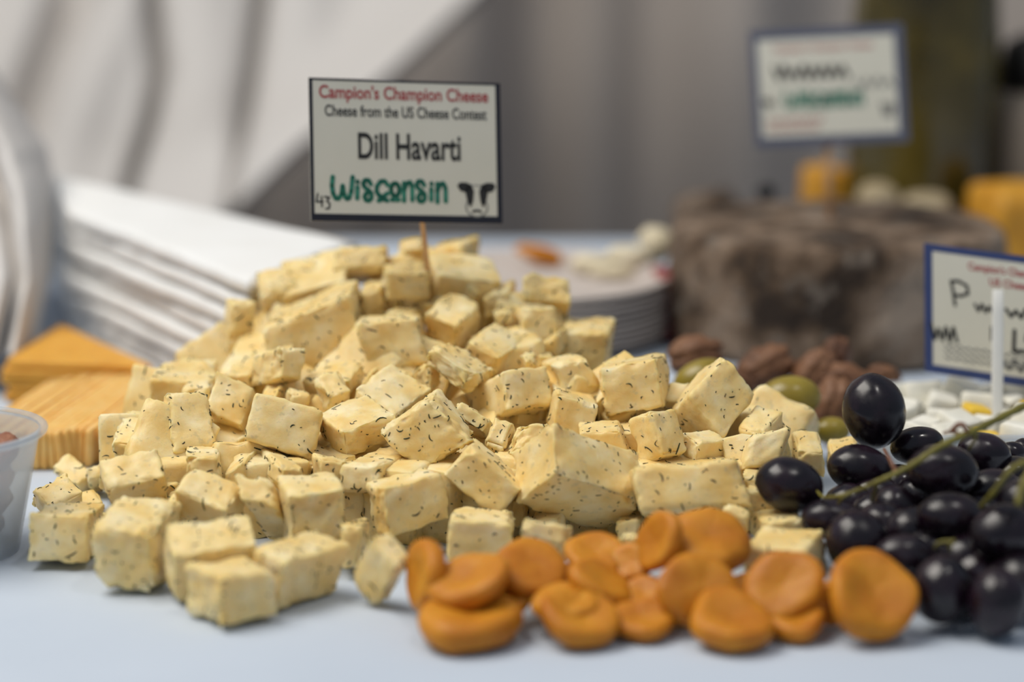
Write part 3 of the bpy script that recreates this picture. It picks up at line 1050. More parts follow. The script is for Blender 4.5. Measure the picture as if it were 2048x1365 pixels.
def build_apricot(i, spec):
    cx, cy, mj, mn, dirv, d, th, bend, label = spec
    r = random.Random(900 + i)
    x, y = 780 + cx * .52734, 1000 + cy * .52734
    R = max(mj, mn) * .52734 * d / F
    c = min(max(min(mj, mn) / max(mj, mn) - 0.18 * th, 0.12), 0.98)
    s = math.sqrt(1 - c * c)
    dl = math.hypot(*dirv)
    N = cam_vec((dirv[0] / dl * s, dirv[1] / dl * s, c))
    A = np.cross(N, cam_vec((dirv[0] / dl, dirv[1] / dl, 0)))
    if np.linalg.norm(A) < 1e-4:
        A = RIGHT.copy()
    A /= np.linalg.norm(A)
    B = np.cross(N, A)
    nr, na = 14, 44
    prof = []
    for k in range(nr + 1):                               # top centre -> rim -> bottom centre
        a = math.pi * k / nr
        rr = math.sin(a) ** 0.62
        zz = math.copysign(abs(math.cos(a)) ** 0.8, math.cos(a))
        prof.append((rr, zz))
    ph = [r.random() * 6.28 for _ in range(4)]
    V, Fc = [], []
    off = r.random() * 30
    for (rr, zz) in prof:
        for k in range(na):
            w = 2 * math.pi * k / na
            rad = rr * (1 + 0.05 * math.sin(2 * w + ph[0]) + 0.035 * math.sin(3 * w + ph[1]) + 0.02 * math.sin(5 * w + ph[2]))
            lx, ly = rad * math.cos(w), rad * math.sin(w)
            h = th * zz * (0.62 + 0.38 * rr ** 2) * (1 - 0.30 * math.exp(-(rr / 0.38) ** 2) * (zz > 0))
            h += bend * (lx * math.cos(ph[3]) + ly * math.sin(ph[3])) ** 2 * 0.7
            h += 0.05 * nz((lx * 2.2, ly * 2.2, zz), 1, off) + 0.02 * nz((lx * 6, ly * 6, zz), 1, off)
            V.append((lx * A + ly * B + h * N) * R)
    for a in range(nr):
        for k in range(na):
            k2 = (k + 1) % na
            Fc.append((a * na + k, (a + 1) * na + k, (a + 1) * na + k2, a * na + k2))
    V = np.array(V) + px(x, y, d)
    lo = V[:, 2].min()
    if lo < 0.0002:
        V[:, 2] += 0.0002 - lo
    o = mesh_obj('dried_apricot', V, Fc, M_APRICOT)
    tag(o, label, 'apricot', 'dried apricots along the front')


for i, s in enumerate(APR):
    build_apricot(i, s)

# ---------------------------------------------------------------- grapes
GO, GK = (1480, 720), 568 / 1251
GR = [  # cx, cy, semi a, semi b, angle of the long axis (deg, counter-clockwise), depth
    (590, 225, 168, 138, 100, .775), (218, 552, 152, 122, -18, .750), (525, 478, 142, 104, -8, .768), (780, 378, 118, 84, 10, .782),
    (893, 492, 160, 122, -5, .745), (1075, 415, 122, 95, -12, .775), (1200, 412, 60, 52, 0, .790), (1248, 400, 52, 55, 0, .800),
    (930, 695, 152, 112, -4, .720), (1112, 575, 130, 95, 5, .752), (400, 702, 132, 92, 0, .738), (680, 645, 92, 96, 60, .745),
    (1160, 765, 150, 132, 10, .705), (722, 862, 135, 95, 0, .708), (890, 1012, 152, 132, 80, .690), (1132, 1118, 155, 132, 80, .683),
    (515, 800, 115, 118, 30, .722), (630, 740, 105, 95, 0, .738), (1240, 965, 95, 125, 90, .700), (1010, 880, 120, 95, 0, .715),
    (590, 610, 105, 85, 0, .765), (760, 760, 110, 95, 20, .732), (1010, 600, 110, 95, 0, .765), (960, 1090, 100, 90, 0, .700),
    (690, 1000, 110, 95, 0, .712), (600, 690, 100, 90, 0, .752), (820, 600, 110, 95, 0, .762), (1000, 790, 110, 95, 0, .738), (850, 850, 110, 90, 0, .722),
    (1050, 980, 115, 100, 0, .712), (790, 935, 110, 95, 0, .718), (560, 900, 100, 95, 0, .730), (700, 570, 100, 90, 0, .772), (650, 860, 100, 90, 0, .735),
    (900, 620, 110, 90, 0, .775), (480, 640, 90, 80, 0, .760), (1060, 690, 110, 90, 0, .750), (860, 760, 100, 90, 0, .748), (1100, 1000, 100, 90, 0, .722), (1255, 640, 100, 100, 0, .730), (1230, 1130, 110, 120, 0, .700), (1210, 520, 90, 80, 0, .775),
]
bunch = empty('grape_bunch', on_table(1850, 1200))
tag(bunch, 'bunch of black grapes with a green stem at the lower right', 'grapes')
SG, SF = sphere_grid(32, 20)
GCENTERS = []
for i, (cx, cy, a, b, ang, d) in enumerate(GR):
    r = random.Random(i + 40)
    x, y = GO[0] + cx * GK, GO[1] + cy * GK
    s = d / F * GK * (1.0 if i < 16 else 1.22)
    c, sn = math.cos(math.radians(ang)), math.sin(math.radians(ang))
    A = cam_vec((c, sn, 0)) * a * s
    B = cam_vec((-sn, c, 0)) * b * s
    C = cam_vec((0, 0, 1)) * min(a, b) * s
    P = SG.copy()
    z = P[:, 2]
    off = r.random() * 20
    k = np.array([1 + 0.035 * nz(q, 1.6, off) + 0.008 * nz(q, 5, off) for q in SG])
    W = (P[:, 2:3] * A + P[:, 0:1] * B + P[:, 1:2] * C) * k[:, None] + px(x, y, d)
    lo = W[:, 2].min()
    if lo < 0.0002:
        W[:, 2] += 0.0002 - lo
    GCENTERS.append(W.mean(0))
    mesh_obj('grape', W, SF, M_GRAPE, parent=bunch)


def gpt(cx, cy, d):
    return px(GO[0] + cx * GK, GO[1] + cy * GK, d)


def smooth_line(pts, n=6):
    P = [np.array(p) for p in pts]
    P = [2 * P[0] - P[1]] + P + [2 * P[-1] - P[-2]]
    out = []
    for i in range(1, len(P) - 2):
        for k in range(n):
            t = k / n
            out.append(0.5 * (2 * P[i] + (P[i + 1] - P[i - 1]) * t + (2 * P[i - 1] - 5 * P[i] + 4 * P[i + 1] - P[i + 2]) * t ** 2 +
                              (3 * P[i] - P[i - 1] - 3 * P[i + 1] + P[i + 2]) * t ** 3))
    out.append(P[-2])
    return out


MAIN = []


def stem(pts, r0, r1, mat=M_STEM, name='stem'):
    L = smooth_line([gpt(*p) for p in pts])
    n = len(L)
    V, Fc = tube(L, [(r0 + (r1 - r0) * i / (n - 1)) * (1 + 0.12 * math.sin(i * 2.1)) for i in range(n)], 8)
    o = mesh_obj(name, V, Fc, mat, parent=MAIN[0] if name == 'twig' else bunch)
    MAIN.append(o)
    return o


stem([(1420, 130, .735), (1250, 205, .728), (1100, 280, .722), (980, 335, .718), (870, 390, .716), (780, 450, .716), (690, 500, .716),
      (610, 535, .718), (520, 575, .722), (440, 600, .726), (370, 605, .734), (340, 580, .742)], 0.0014, 0.00042)
stem([(985, 330, .718), (930, 318, .72), (895, 325, .722)], 0.0006, 0.0005, M_STEMTIP, 'twig')
stem([(1000, 322, .718), (985, 290, .718), (960, 288, .719), (930, 318, .720)], 0.0007, 0.0009, M_STEMTIP, 'twig')
stem([(1040, 315, .719), (1035, 350, .722), (1010, 395, .735)], 0.0006, 0.0005, name='twig')
stem([(690, 500, .716), (660, 440, .735), (635, 395, .755)], 0.0007, 0.0005, M_STEMTIP, 'twig')
stem([(610, 535, .718), (595, 580, .722), (580, 625, .730)], 0.0006, 0.0005, name='twig')
stem([(520, 575, .722), (450, 610, .722), (435, 635, .728)], 0.0005, 0.0005, name='twig')
stem([(1400, 400, .700), (1250, 455, .698), (1190, 490, .698), (1120, 580, .700), (1060, 650, .708)], 0.0012, 0.0007)
stem([(1290, 480, .694), (1245, 560, .692), (1225, 640, .690)], 0.0014, 0.0012)
stem([(950, 800, .698), (880, 805, .700), (860, 830, .702)], 0.0006, 0.0005, name='twig')
stem([(930, 800, .697), (925, 840, .698)], 0.0006, 0.0005, name='twig')

# ---------------------------------------------------------------- green olives and nuts behind
C5 = (1000, 380, 700 / 1991)


def olive(x, y, a, b, ang, d, label):
    s = d / F
    c, sn = math.cos(math.radians(ang)), math.sin(math.radians(ang))
    A, B, C = cam_vec((c, sn, 0)) * a * s, cam_vec((-sn, c, 0)) * b * s, cam_vec((0, 0, 1)) * b * s
    W = SG[:, 2:3] * A + SG[:, 0:1] * B + SG[:, 1:2] * C + px(x, y, d)
    W = W + np.array([0, 0, max(0, 0.0002 - W[:, 2].min())])
    tag(mesh_obj('green_olive', W, SF, M_OLIVE), label, 'olive', 'green olives behind the cheese')


olive(1402, 758, 58, 38, 22, .880, 'green olive behind the diamond-standing cheese cube')
olive(1580, 796, 62, 44, 4, .870, 'largest green olive, above the two-toned cheese cube')
olive(1662, 861, 38, 27, 0, .868, 'low green olive left of the tallest grape')
olive(1612, 858, 26, 18, -20, .862, 'small yellowish olive beside the low green olive')
olive(1520, 806, 26, 20, 30, .880, 'pale olive half hidden by the largest olive')
olive(1228, 748, 26, 16, 0, .905, 'olive sliver between tall cheese block and stacked plates')


def lumpy(name, x, y, a, b, ang, d, mat, label, cat, group, seed, amp=0.16, freq=2.6, ridge=0.0, depth=None, on=True):
    r = random.Random(seed)
    s = d / F
    c, sn = math.cos(math.radians(ang)), math.sin(math.radians(ang))
    A, B, C = cam_vec((c, sn, 0)) * a * s, cam_vec((-sn, c, 0)) * b * s, cam_vec((0, 0, 1)) * (depth or min(a, b)) * s
    off = r.random() * 40
    k = np.array([1 + amp * nz(q, freq, off) + 0.5 * amp * nz(q, freq * 2.3, off) - ridge * math.exp(-(q[0] / 0.18) ** 2) for q in SG])
    W = (SG[:, 2:3] * A + SG[:, 0:1] * B + SG[:, 1:2] * C) * k[:, None] + px(x, y, d)
    W = W + np.array([0, 0, max(0, 0.0002 - W[:, 2].min())])
    return tag(mesh_obj(name, W, SF, mat), label, cat, group)


for i, (x, y, a, b, ang, d, lab) in enumerate([
        (1390, 712, 58, 40, 10, .925, 'tan brown nut at the left foot of the mouldy wheel'),
        (1530, 735, 62, 42, 25, .935, 'dark brown nut behind the largest olive'),
        (1470, 770, 45, 32, -20, .915, 'brown nut between the two large olives'),
        (1625, 745, 55, 36, 50, .930, 'reddish brown nut right of the largest olive, standing steeply'),
        (1672, 712, 40, 30, 70, .940, 'pale brown nut tip against the mouldy wheel'),
        (1700, 772, 60, 40, -30, .915, 'brown nut left of the tallest grape'),
        (1768, 752, 36, 22, -15, .925, 'small brown nut peeking over the tallest grape'),
        (1665, 812, 62, 40, 75, .895, 'brown nut wedged between the largest olive and tallest grape'),
        (1440, 800, 55, 36, 10, .905, 'shaded nut low behind the diamond-standing cube')]):
    lumpy('shelled_nut', x, y, a, b, ang, d, M_NUT, lab, 'nut', 'brown nuts around the wheel', 300 + i, 0.16, 2.6, 0.14)

# ---------------------------------------------------------------- the mouldy cheese wheel
WC = np.array([px(1672, 444, 1.0)[0] * 0 + (1672 - 1024) / F * 1.075, 1.058 - 0.80, 0.0])
WR, WH = 0.0735, 0.0530


def build_wheel():
    prof = [(0.0005, 0.0)]
    prof += [(WR * t, 0) for t in (0.3, 0.6, 0.85)]
    e = 0.006
    for k in range(7):
        a = -math.pi / 2 + math.pi / 2 * k / 6
        prof.append((WR - e + e * math.cos(a), e + e * math.sin(a)))
    for t in np.linspace(0.2, 0.8, 8):
        prof.append((WR + 0.0015 * math.sin(math.pi * t), WH * t))
    for k in range(7):
        a = math.pi / 2 * k / 6
        prof.append((WR - e + e * math.cos(a), WH - e + e * math.sin(a)))
    prof += [(WR * t, WH + 0.0008) for t in (0.8, 0.65, 0.5, 0.35, 0.2, 0.08)] + [(0.0005, WH + 0.001)]
    V, Fc = lathe(prof, 110, WC)
    V = np.array(V)
    for i in range(len(V)):
        p = V[i]
        if p[2] < 0.002:
            continue
        q = p - np.array([WC[0], WC[1], WH / 2])
        n = q / np.linalg.norm(q)
        V[i] = p + n * (0.0016 * nz(p, 60, 3) + 0.0011 * nz(p, 170, 8))
    o = mesh_obj('mouldy_cheese', V, Fc, M_RIND)
    tag(o, 'grey brown mouldy-rinded cheese wheel carrying the far sign', 'cheese')


build_wheel()

# ---------------------------------------------------------------- the signs
def ribbon(strokes, wd):
    """flat strokes in card coordinates -> verts (u, v), faces"""
    V, Fc = [], []
    for st in strokes:
        st = [np.array(p, float) for p in st]
        for a, b in zip(st[:-1], st[1:]):
            t = b - a
            n = np.linalg.norm(t)
            if n < 1e-9:
                continue
            t = t / n
            m = np.array([-t[1], t[0]]) * wd / 2
            i = len(V)
            V += [a + m, a - m, b - m, b + m]
            Fc.append((i, i + 1, i + 2, i + 3))
        for a in st:
            i = len(V)
            V += [a + np.array([math.cos(k * math.pi / 4), math.sin(k * math.pi / 4)]) * wd / 2 for k in range(8)]
            Fc.append(tuple(range(i, i + 8)))
    return V, Fc


def text_mesh(body, bold=0.0):
    cu = bpy.data.curves.new('t', 'FONT')
    cu.body = body
    cu.offset = bold
    ob = bpy.data.objects.new('t', cu)
    COL.objects.link(ob)
    dg = bpy.context.evaluated_depsgraph_get()
    me = bpy.data.meshes.new_from_object(ob.evaluated_get(dg))
    V = np.array([v.co[:2] for v in me.vertices])
    Fc = [tuple(p.vertices) for p in me.polygons]
    bpy.data.objects.remove(ob)
    bpy.data.curves.remove(cu)
    bpy.data.meshes.remove(me)
    mn, mx = V.min(0), V.max(0)
    return (V - mn) / (mx - mn), Fc


class Card:
    def __init__(self, root, TL, TR, BL, size=(1.0, 1.0)):
        self.root = root
        self.O = np.array(BL)
        self.U = np.array(TR) - np.array(TL)
        self.V = np.array(TL) - np.array(BL)
        self.W, self.Hh = np.linalg.norm(self.U), np.linalg.norm(self.V)
        n = np.cross(self.U, self.V)
        self.N = n / np.linalg.norm(n)

    def at(self, uv, lift):
        return self.O + self.U * uv[0] + self.V * uv[1] + self.N * lift

    def slab(self, name, u0, u1, v0, v1, l0, l1, mat):
        V = [self.at((u, v), l) for l in (l0, l1) for (u, v) in ((u0, v0), (u1, v0), (u1, v1), (u0, v1))]
        Fc = [(3, 2, 1, 0), (4, 5, 6, 7), (0, 1, 5, 4), (1, 2, 6, 5), (2, 3, 7, 6), (3, 0, 4, 7)]
        return mesh_obj(name, V, Fc, mat, parent=self.root, smooth=False)

    def frame(self, name, l, r, b, t, lift, mat):
        o = [(0, 0), (1, 0), (1, 1), (0, 1)]
        i = [(l, b), (1 - r, b), (1 - r, 1 - t), (l, 1 - t)]
        V = [self.at(p, 0.00002) for p in o] + [self.at(p, 0.00002) for p in i]
        V += [self.at(p, lift) for p in o] + [self.at(p, lift) for p in i]
        Fc = []
        for k in range(4):
            j = (k + 1) % 4
            Fc += [(8 + k, 8 + j, 12 + j, 12 + k), (4 + k, 12 + k, 12 + j, 4 + j), (k, j, 8 + j, 8 + k)]
        return mesh_obj(name, V, Fc, mat, parent=self.root, smooth=False)

    def text(self, body, u0, u1, v0, v1, mat, bold=0.0, name='lettering', lift=0.00012, lab=None):
        T, Fc = text_mesh(body, bold)
        V = [self.at((u0 + (u1 - u0) * p[0], v0 + (v1 - v0) * p[1]), lift) for p in T]
        o = mesh_obj(name, V, Fc, mat, parent=self.root, smooth=False)
        if lab:
            o['label'] = lab
        return o

    def strokes(self, st, wd, u0, u1, v0, v1, mat, name='lettering', lift=0.00012, lab=None):
        """strokes in a unit box placed at the rectangle; wd in card heights"""
        asp = self.W / self.Hh
        sx, sy = (u1 - u0) * asp, (v1 - v0)
        st = [[(p[0] * sx, p[1] * sy) for p in s] for s in st]
        R, Fc = ribbon(st, wd)
        V = [self.at((u0 + p[0] / asp, v0 + p[1]), lift) for p in R]
        o = mesh_obj(name, V, Fc, mat, parent=self.root, smooth=False)
        if lab:
            o['label'] = lab
        return o

    def poly(self, pts, mat, name, lift=0.00013):
        V = [self.at(p, lift) for p in pts]
        return mesh_obj(name, V, [tuple(range(len(V)))], mat, parent=self.root, smooth=False)


def arc(cx, cy, rx, ry, a0, a1, n=10):
    return [(cx + rx * math.cos(math.radians(a0 + (a1 - a0) * k / n)), cy + ry * math.sin(math.radians(a0 + (a1 - a0) * k / n)))
            for k in range(n + 1)]


def wisconsin():
    """brush lettering drawn as strokes in a unit box"""
    S = []
    S.append([(.012, .97), (.004, .62), (.012, .30), (.035, .10), (.060, .10), (.085, .28), (.095, .62), (.105, .28), (.125, .10), (.148, .12),
              (.168, .40), (.182, .98)])
    S.append([(.222, .58), (.218, .12)])
    S.append([(.222, .78), (.223, .80)])

    def ess(x):
        return [(x + .075, .70), (x + .055, .86), (x + .025, .86), (x + .008, .72), (x + .02, .58), (x + .05, .48), (x + .078, .34),
                (x + .078, .14), (x + .055, .03), (x + .028, .06), (x + .018, .2), (x + .035, .34), (x + .055, .36)]
    S.append(ess(.262))
    S.append([(.482, .68), (.455, .84), (.42, .82), (.388, .62), (.385, .42), (.405, .24), (.44, .20), (.478, .34)])
    S.append([(.40, .04), (.44, .12), (.475, .05)])
    S.append(arc(.545, .50, .036, .26, 90, 450, 16))
    S.append([(.515, .09), (.575, .09)])
    S.append([(.622, .78), (.620, .05)])
    S.append([(.622, .50), (.645, .76), (.675, .82), (.692, .66), (.692, .08)])
    S.append(ess(.722))
    S.append([(.858, .56), (.856, .10)])
    S.append([(.860, .76), (.861, .78)])
    S.append([(.912, .78), (.910, .02)])
    S.append([(.912, .50), (.935, .74), (.962, .80), (.982, .62), (.982, .06)])
    return S


def scribble(n, seed, amp=1.0):
    r = random.Random(seed)
    pts = []
    for k in range(n + 1):
        pts.append((k / n, (0.12 if k % 2 else 0.72 + 0.28 * r.random()) * amp + 0.1 * r.random()))
    return [pts]


def make_main_sign():
    dl, dr = .842, .860
    TL, TR, BL = px(617, 155, dl), px(1000, 167, dr), px(622, 442, dl)
    foot = px(852, 505, .868)
    root = empty('cheese_sign', foot)
    tag(root, 'sharp rectangular sign reading Dill Havarti on a wooden stick', 'sign')
    c = Card(root, TL, TR, BL)
    c.root = c.slab('card', 0, 1, 0, 1, -0.0006, 0.0, M_CARD)
    c.frame('border', 0.019, 0.026, 0.052, 0.016, 0.00008, M_NAVY)
    c.text("Campion's Champion Cheese", 0.052, 0.935, 0.832, 0.955, M_INKR, 0.019, lab='dark red heading')
    c.text("Cheese from the US Cheese Contest", 0.080, 0.925, 0.735, 0.815, M_INKK, 0.016, lab='small black line')
    c.text("Dill Havarti", 0.248, 0.785, 0.438, 0.625, M_INKK, 0.022, lab='tall black cheese name')
    c.strokes(wisconsin(), 0.034, 0.108, 0.712, 0.142, 0.315, M_INKG, lab='green brush-lettered state name')
    c.strokes([[(.12, 1), (.02, .45), (.5, .48)], [(.40, .80), (.42, .15)], [(.62, .80), (.98, .76), (.78, .52), (1.0, .35), (.95, .05), (.70, .0)]],
              0.012, 0.028, 0.098, 0.085, 0.192, M_INKK, lab='small handwritten number')
    # cow's head
    cu, cv, s = 0.865, 0.18, 0.095
    root_lab = 'black and white cow head'

    def P(pts):
        return [(cu + x * s, cv + y * s * 1.25) for x, y in pts]
    for m in (-1, 1):
        ear = P([(m * .30, .78), (m * .55, .92), (m * .92, .92), (m * 1.08, .72), (m * .90, .40), (m * .62, .34), (m * .42, .40)])
        patch = P([(m * .30, .84), (m * .56, .70), (m * .62, .30), (m * .52, -.25), (m * .34, -.58), (m * .20, -.20), (m * .14, .40)])
        if m < 0:
            ear, patch = ear[::-1], patch[::-1]
        c.poly(ear[::-1], M_INKK, 'cow_ear')
        c.poly(patch[::-1], M_INKK, 'cow_patch')
    c.strokes([arc(.5, .30, .30, .28, 150, 390, 18)], 0.010, cu - s, cu + s, cv - s * 1.45, cv + s * 1.1, M_INKGREY, 'cow_muzzle', lab=root_lab)
    c.strokes([arc(.5, .10, .12, .05, 20, 160, 6)], 0.016, cu - s, cu + s, cv - s * 1.30, cv + s * 1.1, M_INKK, 'cow_mouth')
    c.strokes([arc(.5, .72, .26, .22, 20, 160, 8)], 0.006, cu - s, cu + s, cv - s * 1.3, cv + s * 1.1, M_INKGREY, 'cow_brow')
    V, Fc = tube([px(839, 410, .8535), px(845, 450, .856), px(852, 510, .868), px(858, 560, .880)], 0.00095, 8)
    mesh_obj('stick', V, Fc, M_WOOD, parent=root)['label'] = 'thin pale wooden stick'


make_main_sign()


def make_far_sign():
    dl, dr = 1.075, 1.060
    TL, TR, BL = px(1497, 62, dl), px(1805, 46, dr), px(1511, 296, dl)
    root = empty('cheese_sign', (WC[0], WC[1], WH))
    tag(root, 'blurred slate-bordered sign stuck in the mouldy wheel', 'sign')
    c = Card(root, TL, TR, BL)
    c.root = c.slab('card', 0, 1, 0, 1, -0.0006, 0.0, M_CARD)
    c.frame('border', 0.050, 0.062, 0.085, 0.085, 0.0001, M_BLUE2)
    c.text("Campion's Champion Cheese", 0.16, 0.80, 0.79, 0.865, M_INKR, 0.012, lab='faded red heading')
    c.strokes(scribble(15, 5), 0.034, 0.15, 0.63, 0.55, 0.68, M_INKK, lab='dark illegible name')
    c.strokes(wisconsin(), 0.030, 0.21, 0.72, 0.32, 0.47, M_INKG, lab='green script')
    c.strokes(scribble(7, 8), 0.022, 0.68, 0.92, 0.46, 0.55, M_INKGREY, lab='grey marks')
    c.strokes(scribble(3, 9), 0.030, 0.075, 0.13, 0.34, 0.41, M_INKK, lab='small dark mark')
    c.strokes(scribble(16, 10), 0.012, 0.09, 0.45, 0.19, 0.24, M_INKR, lab='tiny red line')
    c.strokes(scribble(16, 12), 0.012, 0.09, 0.42, 0.13, 0.17, M_INKR, lab='tiny red line')
    c.strokes(scribble(4, 11), 0.03, 0.84, 0.91, 0.20, 0.34, M_INKGREY, lab='grey mark')
    V, Fc = tube([px(1655, 250, 1.0715), px(1657, 330, 1.073), px(1660, 440, 1.078)], 0.0018, 8)
    mesh_obj('stick', V, Fc, M_WOOD, parent=root)['label'] = 'pale wooden stick'


make_far_sign()


def make_side_sign():
    dl, dr = .890, .872
    TL, TR, BL = px(1848, 486, dl), px(2178, 530, dr), px(1850, 744, dl)
    root = empty('cheese_sign', on_table(1995, 850))
    tag(root, 'blue-bordered handwritten sign on a white stick at the right edge', 'sign')
    c = Card(root, TL, TR, BL)
    c.root = c.slab('card', 0, 1, 0, 1, -0.0006, 0.0, M_CARD)
    c.frame('border', 0.050, 0.050, 0.065, 0.055, 0.0001, M_BLUE)
    c.text("Campion's Champion Cheese", 0.27, 0.92, 0.82, 0.90, M_INKR, 0.02, lab='red heading')
    c.text("US Cheese Contest", 0.40, 0.88, 0.74, 0.80, M_INKR, 0.02, lab='red second line')
    c.strokes([[(.18, 0), (.10, .55), (.0, .95), (.35, 1.0), (.75, .85), (.80, .55), (.45, .40), (.15, .42)]], 0.024, .165, .295, .55, .74, M_INKK,
              lab='handwritten letter P')
    c.strokes(scribble(5, 3), 0.022, .31, .42, .52, .59, M_INKK, lab='handwriting')
    c.strokes(scribble(6, 4), 0.026, .50, .68, .51, .59, M_INKK, lab='handwriting')
    c.strokes([[(.5, 1), (.5, 0)]], 0.018, .395, .425, .32, .42, M_INKK, lab='handwritten stroke')
    c.strokes([[(.15, 1), (.12, .0), (.4, .05)], [(.95, 1), (.55, .95), (.5, .6), (.9, .5), (.95, .1), (.5, .05)]], 0.03, .52, .72, .26, .42, M_INKK,
              lab='handwritten figures')
    c.strokes(scribble(7, 6), 0.024, .04, .20, .24, .38, M_INKK, lab='dark scribble')
    for k, v in enumerate((.165, .12, .21)):
        c.strokes(scribble(20, 20 + k), 0.010, .12, .62, v, v + .03, M_INKGREY, lab='small print')
    c.strokes(scribble(4, 31), 0.03, .48, .62, .10, .2, M_INKGREY, lab='grey marks')
    q, f = box_verts((px(1996, 580, .868) + px(1994, 880, .862)) / 2, RIGHT * 0.0021, np.array([0, 0.0008, 0]),
                     (px(1996, 580, .868) - px(1994, 880, .862)) / 2, 0.0006, 4)
    mesh_obj('stick', q, f, M_WSTICK, parent=root)['label'] = 'flat white stick in front of the card'


make_side_sign()

# ---------------------------------------------------------------- plastic cup of nuts
CUPX = (-93 - 1024) / F * 0.765
CUPY = 0.735 - 0.80


def make_cup():
    root = empty('plastic_cup', (CUPX, CUPY, 0))
    tag(root, 'frosted plastic portion cup holding nuts at the left edge', 'cup')
    h, rt, rb, t = 0.0390, 0.0285, 0.0205, 0.0006
    prof = [(0.0003, 0.0012), (rb - 0.002, 0.0012), (rb - 0.002, 0.0002), (rb, 0.0002)]
    prof += [(rb + (rt - rb) * k / 8, 0.0002 + (h - 0.0002) * k / 8) for k in range(1, 9)]
    prof += [(rt - t, h)]
    prof += [(rb - t + (rt - rb) * k / 8, 0.0018 + (h - 0.0018) * k / 8) for k in range(7, -1, -1)] + [(0.0003, 0.0018)]
    V, Fc = lathe(prof, 72, (CUPX, CUPY, 0))
    mesh_obj('cup_wall', V, Fc, M_CUP, parent=root)
    rim = [(rt + 0.0010 + 0.0014 * math.cos(a), h + 0.0012 * math.sin(a)) for a in np.linspace(0, 2 * math.pi, 12, endpoint=False)]
    V, Fc = lathe(rim, 72, (CUPX, CUPY, 0), closed=True)
    mesh_obj('rim', V, Fc, M_CUP, parent=root)['label'] = 'rolled bluish rim'


make_cup()
r = random.Random(5)
nuts = []
for ring, (n, rad, z) in enumerate([(4, .011, .008), (6, .0135, .0165), (6, .0150, .0245), (5, .0165, .0325), (3, .008, .037)]):
    for k in range(n):
        a = 2 * math.pi * k / n + ring * 0.7 + 0.35
        nuts.append((CUPX + rad * math.cos(a), CUPY + rad * math.sin(a), z, a))
for i, (x, y, z, a) in enumerate(nuts):
    A = np.array([math.cos(a + 1.4), math.sin(a + 1.4), r.uniform(-.5, .5)])
    A /= np.linalg.norm(A)
    B = np.cross(A, [0.1, 0.2, 1])
    B /= np.linalg.norm(B)
    C = np.cross(A, B)
    off = i * 3.1
    k = np.array([1 + 0.10 * nz(q, 2.4, off) + 0.06 * nz(q, 6, off) for q in SG])
    W = (SG[:, 2:3] * A * .0085 + SG[:, 0:1] * B * .0052 + SG[:, 1:2] * C * .0042) * k[:, None] + np.array([x, y, z])
    tag(mesh_obj('cup_nut', W, SF, M_NUTR), 'reddish brown nut heaped inside the frosted plastic cup', 'nut', 'nuts in the plastic cup')

# ---------------------------------------------------------------- sliced yellow cheese
def slice_box(c, hx, hy, hz, mat, name, label, group, n=4, r=0.0006):
    V, f = box_verts(c, np.array(hx), np.array(hy), np.array(hz), r, n)
    return tag(mesh_obj(name, V, f, mat), label, 'cheese', group)


r = random.Random(11)
NS = 24
ORD = ['first', 'second', 'third', 'fourth', 'fifth', 'sixth', 'seventh', 'eighth', 'ninth', 'tenth', 'eleventh', 'twelfth', 'thirteenth', 'fourteenth',
       'fifteenth', 'sixteenth', 'seventeenth', 'eighteenth', 'nineteenth', 'twentieth', 'twenty-first', 'twenty-second', 'twenty-third', 'twenty-fourth']
for i in range(NS):
    t = i / (NS - 1)
    xp = -60 + 340 * t                                     # pixel column of the slice's front edge
    yf = float(np.interp(xp, [-60, 90, 215, 285], [948, 942, 930, 872])) + r.uniform(-4, 4)
    p = on_table(xp, yf)
    hgt = 0.0138 + 0.0003 * r.random()
    ln_ = float(np.interp(xp, [-60, 60, 285], [.092, .098, .092])) - 0.003 * r.random()
    dirv = np.array([0.16, 1.0, 0]) / math.hypot(0.16, 1)
    if xp > 215:
        ln_ -= (930 - yf) / 60 * 0.030
    side = np.array([dirv[1], -dirv[0], 0])
    c = p + dirv * ln_ / 2 + np.array([0, 0, hgt / 2 + 0.0004])
    lean = 0.0006 * math.sin(i * 0.9)
    slice_box(c, side * 0.00132, dirv * ln_ / 2, np.array([lean, 0, hgt / 2]), M_SLICE, 'cheese_slice',
              'thin yellow cheese slice standing on edge, ' + ORD[NS - 1 - i] + ' from the right end of the row', 'yellow slices standing in a row', 4, 0.0005)

